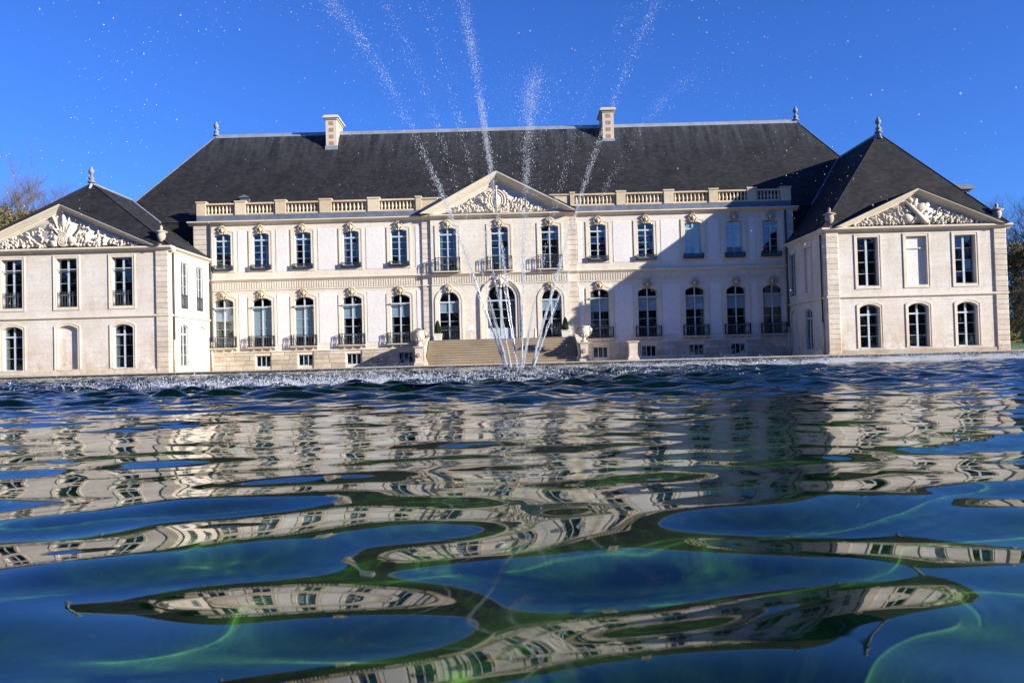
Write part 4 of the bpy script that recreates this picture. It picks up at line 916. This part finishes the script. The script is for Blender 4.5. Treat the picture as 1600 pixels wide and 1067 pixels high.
BO = empty('stone_post', (1.72, 61.0, 1.953), 'short rounded pale post standing on the landing beside the door', 'post')
mb = MB(); mb.lathe([(0.11, 0), (0.12, 0.05), (0.10, 0.07), (0.095, 0.60), (0.08, 0.68), (0.03, 0.72)], 1.72, 61.0, 1.953, 12); part('shaft', mb, 'relief', BO, smooth=True)
mb = MB(); mb.lathe([(0.15, 0), (0.15, 0.03)], 1.72, 61.0, 1.9535, 12); part('foot', mb, 'relief', BO)

# ------------------------------------------------------------------ trees
def grow(mb, r, p, d, L, rad, lvl, maxl, droop=0.0, seg=6):
    n_ = 4; pts = [p]; rads = [rad]; q_ = p.copy(); dd = d.copy()
    for i in range(n_):
        dd = (dd + Vector((r.uniform(-1, 1), r.uniform(-1, 1), r.uniform(-0.5, 0.9)))*0.16).normalized(); q_ = q_ + dd*(L/n_)
        pts.append(q_.copy()); rads.append(rad*(1 - 0.62*(i+1)/n_))
    mb.tube(pts, rads, max(3, seg))
    if lvl >= maxl: return
    kids = 4 if lvl == 0 else r.choice((3, 4, 4))
    for k in range(kids + (2 if lvl == 0 else 1)):
        i = r.randint(2, n_) if lvl else r.randint(2, n_); base = pts[i] if k else pts[-1]
        side = Vector((r.uniform(-1, 1), r.uniform(-1, 1), r.uniform(-0.15, 0.8))).normalized()
        nd = (dd*0.75 + side*(0.95 if k else 0.35)).normalized()
        grow(mb, r, base, nd, L*r.uniform(0.52, 0.74), rads[min(i, n_)]*0.80, lvl+1, maxl, droop, seg-1)
def bare_tree_mesh(seed, h):
    r = random.Random(seed); tr = MB(); cr = MB()
    tr.tube([(0, 0, -0.3), (0.05, 0.02, h*0.12), (-0.05, 0.06, h*0.26), (0.04, 0, h*0.38)], [h*0.022, h*0.017, h*0.015, h*0.013], 8)
    for k in range(6):
        a = k*1.05 + r.uniform(-.3, .3); z = h*r.uniform(0.24, 0.38)
        grow(cr, r, Vector((0, 0, z)), Vector((math.cos(a)*0.55, math.sin(a)*0.55, 0.85)).normalized(), h*r.uniform(0.24, 0.32), h*0.0125, 1, 5, 0, 5)
    grow(cr, r, Vector((0.04, 0, h*0.37)), Vector((0, 0, 1)), h*0.30, h*0.015, 0, 5, 0, 5)
    return tr.mesh('trunk', M['bark']), cr.mesh('bare_crown', M['bark'])
BT = [bare_tree_mesh(3, 1.0*22), bare_tree_mesh(9, 22.0)]
def bare_tree(x, y_, z, sc, rz, k, label):
    T = empty('bare_tree', (x, y_, z), label, 'tree', 'bare winter trees')
    for nm, me in zip(('trunk', 'bare_crown'), BT[k]): o = inst(nm, me, T, (x, y_, z), rz); o.scale = (sc, sc, sc)
def leafy_tree_mesh(seed, h, wd, mat, n_=11000, leaf=0.30):
    r = random.Random(seed); tr = MB(); tr.tube([(0, 0, -0.3), (0.1, 0, h*0.3), (0, 0.1, h*0.62)], [h*0.018, h*0.014, h*0.006], 7); vs = []; fs = []
    cl = [(Vector((r.gauss(0, wd*0.42), r.gauss(0, wd*0.42), h*(0.16+0.78*r.random()**0.9))), wd*r.uniform(0.16, 0.34)) for _ in range(46)]
    for i in range(5): a = i*1.3; tr.tube([(0, 0, h*(0.2+0.1*i)), (math.cos(a)*wd*0.25, math.sin(a)*wd*0.25, h*(0.32+0.1*i)), (math.cos(a)*wd*0.5, math.sin(a)*wd*0.5, h*(0.38+0.1*i))], [h*0.008, h*0.005, h*0.002], 5)
    for k in range(n_):
        c_, rr_ = r.choice(cl); v = Vector((r.gauss(0, 1), r.gauss(0, 1), r.gauss(0, 1))).normalized()*rr_*(r.random()**0.4); p = c_ + v
        if p.z < 0.3: p.z = 0.3 + r.random()
        a = Vector((r.gauss(0, 1), r.gauss(0, 1), r.gauss(0, 1))).normalized()*leaf*r.uniform(0.5, 1.1); b_ = a.cross(Vector((r.gauss(0, 1), r.gauss(0, 1), r.gauss(0, 1)))).normalized()*leaf*0.32
        vs += [p-a*0.5, p+b_, p+a*0.6, p-b_]; fs.append((4*k, 4*k+1, 4*k+2, 4*k+3))
    mb = MB(); mb.add(vs, fs); return tr.mesh('trunk', M['palebark']), mb.mesh('foliage', M[mat])
LT = [leafy_tree_mesh(4, 15, 5.0, 'olive'), leafy_tree_mesh(6, 14, 5.6, 'brown')]
def leafy_tree(x, y_, z, sc, rz, k, label):
    T = empty('ivy_tree', (x, y_, z), label, 'tree', 'ivy-clad trees and thicket')
    for nm, me in zip(('trunk', 'foliage'), LT[k]): o = inst(nm, me, T, (x, y_, z), rz); o.scale = (sc, sc, sc)
bare_tree(-63.2, 108, 1.0, 1.16, 0.4, 0, 'tall bare tree behind the iron-balconied pavilion, at the picture edge')
bare_tree(-61.6, 112, 1.0, 1.14, 2.0, 1, 'bare round-topped tree standing just beside the slate roof of the near pavilion')
bare_tree(66.2, 106, 1.2, 0.86, 1.1, 1, 'bare tree standing beyond the outer urn of the tall-roofed pavilion')
bare_tree(62.6, 109, 1.2, 0.78, 3.3, 0, 'bare tree partly hidden by the outer urn of the tall-roofed pavilion')
leafy_tree(-61.0, 100, 0.6, 1.30, 0.3, 0, 'olive ivy-clad tree below the tall bare tree')
leafy_tree(-57.6, 103, 0.6, 1.27, 1.7, 1, 'brownish thicket tree between the two bare trees')
leafy_tree(-66.5, 101, 0.6, 1.30, 2.9, 0, 'olive thicket tree outermost behind the iron-balconied pavilion')
leafy_tree(60.3, 98, 0.7, 0.80, 0.9, 0, 'dark olive tree rising behind the lawn beside the tall-roofed pavilion')
leafy_tree(64.5, 100, 0.7, 0.82, 2.2, 1, 'brownish thicket tree outermost beyond the lawn')
leafy_tree(57.5, 103, 0.7, 0.80, 3.6, 1, 'brownish thicket tree half hidden by the tall-roofed pavilion')
leafy_tree(61.6, 92, 0.5, 0.50, 4.4, 0, 'low olive bush at the back of the lawn')
leafy_tree(57.9, 94, 0.5, 0.50, 5.4, 1, 'low brown bush at the back of the lawn')

HG = empty('hedge', (70, 104, 1.0), 'dark clipped hedge closing the lawn beyond the tall-roofed pavilion', 'hedge')
r = random.Random(31); vs = []; fs = []
for k in range(9000):
    p_ = Vector((r.uniform(48, 110), 104 + r.uniform(-0.9, 0.9), 0.9 + 3.4*r.random() + 0.3*math.sin(k))); a = Vector((r.gauss(0, 1), r.gauss(0, 1), r.gauss(0, 1))).normalized()*0.3; b_ = a.cross(Vector((r.gauss(0, 1), r.gauss(0, 1), r.gauss(0, 1)))).normalized()*0.16
    vs += [p_-a*0.5, p_+b_, p_+a*0.6, p_-b_]; fs.append((4*k, 4*k+1, 4*k+2, 4*k+3))
mb = MB(); mb.add(vs, fs); part('foliage', mb, 'olive', HG)
mb = MB(); mb.box(48, 110, 103.5, 104.5, 0.3, 3.6); part('inner_growth', mb, 'olive', HG)

# the wood across the park, seen only mirrored in the window panes
r = random.Random(12); vs = []; fs = []; k = 0
for i in range(16000):
    x = r.uniform(-210, 150); dpt = r.random(); y_ = -90 - 30*dpt + 6*math.sin(x*0.05)
    top = 27 + 4*math.sin(x*0.09) + 3*math.sin(x*0.23+1) + 2*math.sin(x*0.61)
    z = GZ + top*r.random()**0.7; p = Vector((x, y_, z)); a = Vector((r.gauss(0, 1), r.gauss(0, 1)*0.4, r.gauss(0, 1))).normalized()*r.uniform(1.3, 2.6); b_ = a.cross(Vector((0.2*r.gauss(0, 1), 1, 0.2*r.gauss(0, 1)))).normalized()*r.uniform(0.6, 1.3)
    vs += [p-a*0.6, p+b_, p+a*0.7, p-b_]; fs.append((k, k+1, k+2, k+3)); k += 4
mb = MB(); mb.add(vs, fs)
for i in range(60): x = -210 + 6*i + r.uniform(-2, 2); y_ = -98 - 18*r.random(); mb.tube([(x, y_, 0), (x+r.uniform(-.5, .5), y_, 8), (x+r.uniform(-1, 1), y_, 29)], [0.45, 0.3, 0.08], 5)
tag(part('distant_wood', mb, 'wood'), 'dark leafless wood across the park mirrored in the panes', 'wood', kind='stuff')

# ------------------------------------------------------------------ fountain
FX, FYY = 0.14, 22.7
FT = empty('fountain', (FX, FYY, 0.0), 'pond fountain throwing a fan of white water jets above the water', 'fountain')
mb = MB(); r = random.Random(2)
mb.lathe([(0.44, -0.5), (0.46, 0.0), (0.40, 0.05), (0.26, 0.09), (0.12, 0.12)], FX, FYY, 0, 18)
for k in range(26): a = r.random()*6.283; q_ = 0.46*math.sqrt(r.random()); mb.blob((FX+q_*math.cos(a), FYY+q_*math.sin(a), 0.06+0.05*r.random()), (0.07, 0.07, 0.05), None, 6, 4)
part('nozzle_mound', mb, 'nozzle', FT, smooth=True)
# (offset x, offset y, vx, vy, vz, strength)
JETS = [(-0.33, 0.00, -4.25, -1.0, 14.6, 0.85), (-0.28, -0.12, -3.1, -3.4, 14.6, 0.30), (-0.17, -0.20, -2.3, -4.2, 15.0, 0.22), (-0.02, -0.24, -1.65, 1.2, 17.5, 1.15), (0.10, 0.1, 0.55, 1.0, 13.0, 1.0),
        (0.12, -0.22, 2.6, -3.0, 13.2, 0.18), (0.36, 0.02, 5.0, 1.5, 17.2, 0.75), (0.40, -0.04, 5.3, 3.8, 14.0, 0.30)]
rs = np.random.RandomState(4)
OCT_V = np.array([(1,0,0),(-1,0,0),(0,1,0),(0,-1,0),(0,0,1),(0,0,-1)], float); OCT_F = np.array([(0,2,4),(2,1,4),(1,3,4),(3,0,4),(2,0,5),(1,2,5),(3,1,5),(0,3,5)])
def drops_mesh(name, P, D, Rr, Ln):
    """elongated drops: centre P, direction D, radius Rr, half length Ln"""
    n_ = len(P); D = D/np.linalg.norm(D, axis=1, keepdims=True); ref = np.where(np.abs(D[:, 2:3]) < 0.9, np.array([[0, 0, 1.0]]), np.array([[1.0, 0, 0]]))
    A = np.cross(D, ref); A /= np.linalg.norm(A, axis=1, keepdims=True); B = np.cross(D, A)
    V = P[:, None, :] + OCT_V[None, :, 0:1]*(A*Rr[:, None])[:, None, :] + OCT_V[None, :, 1:2]*(B*Rr[:, None])[:, None, :] + OCT_V[None, :, 2:3]*(D*Ln[:, None])[:, None, :]
    Fq = (OCT_F[None] + 6*np.arange(n_)[:, None, None]).reshape(-1, 3).astype(np.int32); V = V.reshape(-1, 3)
    me = bpy.data.meshes.new(name); me.vertices.add(len(V)); me.vertices.foreach_set('co', V.ravel()); me.loops.add(Fq.size); me.loops.foreach_set('vertex_index', Fq.ravel())
    me.polygons.add(len(Fq)); me.polygons.foreach_set('loop_start', np.arange(0, Fq.size, 3, dtype=np.int32)); me.polygons.foreach_set('use_smooth', np.ones(len(Fq), bool)); me.update(); me.validate(); me.materials.append(M['spray']); return me
org = np.array([FX, FYY, 0.0])
for ji, (ox, oy, vx, vy, vz, st) in enumerate(JETS):
    p0 = np.array([ox, oy, 0.06]); v0 = np.array([vx, vy, vz]); g_ = np.array([0, 0, -9.81])
    # coherent foot of the jet: a bundle of thin strands
    mb = MB()
    for s in range(9):
        o_ = rs.normal(0, 0.012, 3); dv = rs.normal(0, 0.22, 3); t0 = 0.0 if s < 5 else 0.12*rs.rand(); te = t0 + 0.05 + 0.12*rs.rand()*(0.7+0.3*st); pts = []; rad = []
        for k in range(10):
            t_ = t0 + (te-t0)*k/9; P_ = p0 + o_ + (v0+dv)*t_ + 0.5*g_*t_*t_ + rs.normal(0, 0.006, 3)*(k > 0); pts.append(tuple(P_+org)); rad.append(0.0025 + 0.021*(1-k/9)**1.3*rs.uniform(0.6, 1.1)*(1.0 if s < 5 else 0.6))
        mb.tube(pts, rad, 5)
    part('water_jet', mb, 'spray', FT, smooth=True)
    tl_ = 2*vz/9.81
    n1 = int(5200*st); cc = rs.uniform(0.02, 1.25, 26)**1.15; cc[:8] = cc[8:16] + 0.02; t_ = np.abs(np.where(rs.rand(n1) < 0.55, cc[rs.randint(0, 26, n1)] + rs.normal(0, 0.030, n1), 0.03 + 1.2*rs.rand(n1)**1.2)); sp = 0.012 + 0.13*t_**1.4
    P_ = p0 + v0*t_[:, None] + 0.5*g_*(t_**2)[:, None] + rs.normal(0, 1, (n1, 3))*sp[:, None]; D_ = v0 + g_*t_[:, None]
    R_ = 0.0024 + 0.0075*rs.rand(n1)**3.5; L_ = R_*1.6 + 0.12*rs.rand(n1)*np.exp(-4.0*t_)
    n2 = int(1900*(st+0.1)); t2 = 0.35 + (tl_-0.35)*rs.rand(n2)**1.25; cl = rs.normal(0, 1, (n2, 3))*(0.05 + 0.26*t2**1.25)[:, None]
    P2 = p0 + v0*t2[:, None]*0.97 + 0.5*g_*(t2**2)[:, None] + cl; D2 = v0 + g_*t2[:, None]; R2 = 0.0026 + 0.010*rs.rand(n2)**6; L2 = R2*(1.2 + 2.0*rs.rand(n2))
    P_ = np.concatenate([P_, P2]); D_ = np.concatenate([D_, D2]); R_ = np.concatenate([R_, R2]); L_ = np.concatenate([L_, L2]); ok = P_[:, 2] > 0.02
    me = drops_mesh('jet_droplets', P_[ok], D_[ok], R_[ok], L_[ok]); o = bpy.data.objects.new('jet_droplets', me); link(o, FT, (FX, FYY, 0)); tag(o, kind='stuff')

# loose drops in the air and the splash where the jets fall back
n_ = 1800; t2 = rs.uniform(1.1, 2.9, n_); jj = rs.randint(0, len(JETS), n_); J = np.array(JETS)
P_ = np.array([FX, FYY, 0]) + J[jj, 0:3]*0 + J[jj, 2:5]*t2[:, None] + 0.5*np.array([0, 0, -9.81])*(t2**2)[:, None] + rs.normal(0, 1, (n_, 3))*np.array([1.6, 1.6, 1.2])
R_ = 0.003 + 0.011*rs.rand(n_)**4; D_ = np.tile([[0.1, 0, -1.0]], (n_, 1)) + rs.normal(0, 0.15, (n_, 3)); ok = P_[:, 2] > 0.05
me = drops_mesh('falling_drops', P_[ok], D_[ok], R_[ok], (R_*(1.3+1.6*rs.rand(n_)))[ok]); o = bpy.data.objects.new('falling_drops', me); link(o); tag(o, 'scattered water drops falling through the air around the fountain', 'water drops', kind='stuff')
# near drops drifting towards the bank
n_ = 190; y_ = rs.uniform(5.0, 16, n_); P_ = np.stack([rs.uniform(-0.62, 0.62, n_)*y_, y_, 0.3 + rs.uniform(0.05, 0.45, n_)*y_], 1); R_ = 0.0022 + 0.0035*rs.rand(n_)**2; D_ = np.tile([[0.25, 0, -1.0]], (n_, 1)) + rs.normal(0, 0.15, (n_, 3))
me = drops_mesh('drifting_drops', P_, D_, R_, R_*(1.5+1.5*rs.rand(n_))); o = bpy.data.objects.new('drifting_drops', me); link(o); tag(o, 'sparse bright drops drifting in the air near the bank', 'water drops', kind='stuff')
n_ = 24000; k1 = 8000
P_ = np.concatenate([np.stack([rs.normal(-2.6, 3.0, k1), rs.normal(14.5, 1.8, k1), np.abs(rs.normal(0, 0.16, k1))], 1), np.stack([rs.normal(-0.3, 2.6, n_-k1), rs.normal(22.5, 1.5, n_-k1), rs.uniform(0.3, 8.5, n_-k1)], 1)])
R_ = 0.0016 + 0.0035*rs.rand(n_)**2; D_ = np.tile([[0.1, 0, -1.0]], (n_, 1)) + rs.normal(0, 0.2, (n_, 3))
me = drops_mesh('water_mist', P_, D_, R_, R_*1.6); o = bpy.data.objects.new('water_mist', me); link(o); tag(o, 'fine white mist of droplets hanging round the fountain', 'mist', kind='stuff')
def splash(cx, cy, sx, sy, nb, hmax):
    """bursts: each falling lump of water throws up a little crown of drops"""
    Ps = []
    for _ in range(nb):
        bx, by = rs.normal(cx, sx), rs.normal(cy, sy); k = rs.randint(20, 90); h = hmax*rs.rand()**1.6 + 0.02; a = rs.uniform(0, 6.283, k); q_ = 0.22*rs.rand(k)**0.7
        Ps.append(np.stack([bx + q_*np.cos(a)*1.6, by + q_*np.sin(a), 0.005 + h*rs.rand(k)**1.7*(1.2-q_/0.22*0.8)], 1))
    P_ = np.concatenate(Ps); n_ = len(P_); R_ = 0.0024 + 0.0095*rs.rand(n_)**4; D_ = np.tile([[0, 0, 1.0]], (n_, 1)) + rs.normal(0, 0.4, (n_, 3))
    return P_, R_, D_
groups = [splash(0.14, 22.6, 0.30, 0.22, 40, 0.3), splash(-2.8, 12.9, 1.9, 0.55, 210, 0.24), splash(-0.9, 15.5, 2.2, 1.2, 130, 0.2), splash(-5.6, 15.0, 1.8, 0.8, 90, 0.18), splash(-12, 24.5, 4.0, 2.5, 35, 0.16),
          splash(-10.0, 34.0, 6.0, 2.5, 60, 0.25), splash(4.6, 27.5, 2.6, 1.3, 170, 0.26), splash(9.2, 24.5, 3.0, 1.2, 330, 0.34), splash(14.5, 23.5, 3.2, 1.2, 420, 0.38), splash(18.0, 30, 5.0, 2.5, 160, 0.3), splash(0.0, 27.0, 5.0, 2.0, 60, 0.18)]
P_ = np.concatenate([g_[0] for g_ in groups]); R_ = np.concatenate([g_[1] for g_ in groups]); D_ = np.concatenate([g_[2] for g_ in groups]); ok = (P_[:, 1] < 45.5) & (P_[:, 1] > 9)
me = drops_mesh('splash', P_[ok], D_[ok], R_[ok], (R_*(1.0+2.5*rs.rand(len(R_))))[ok]); o = bpy.data.objects.new('splash', me); link(o); tag(o, 'white splash where the jets fall back on the pond', 'splash', kind='stuff')
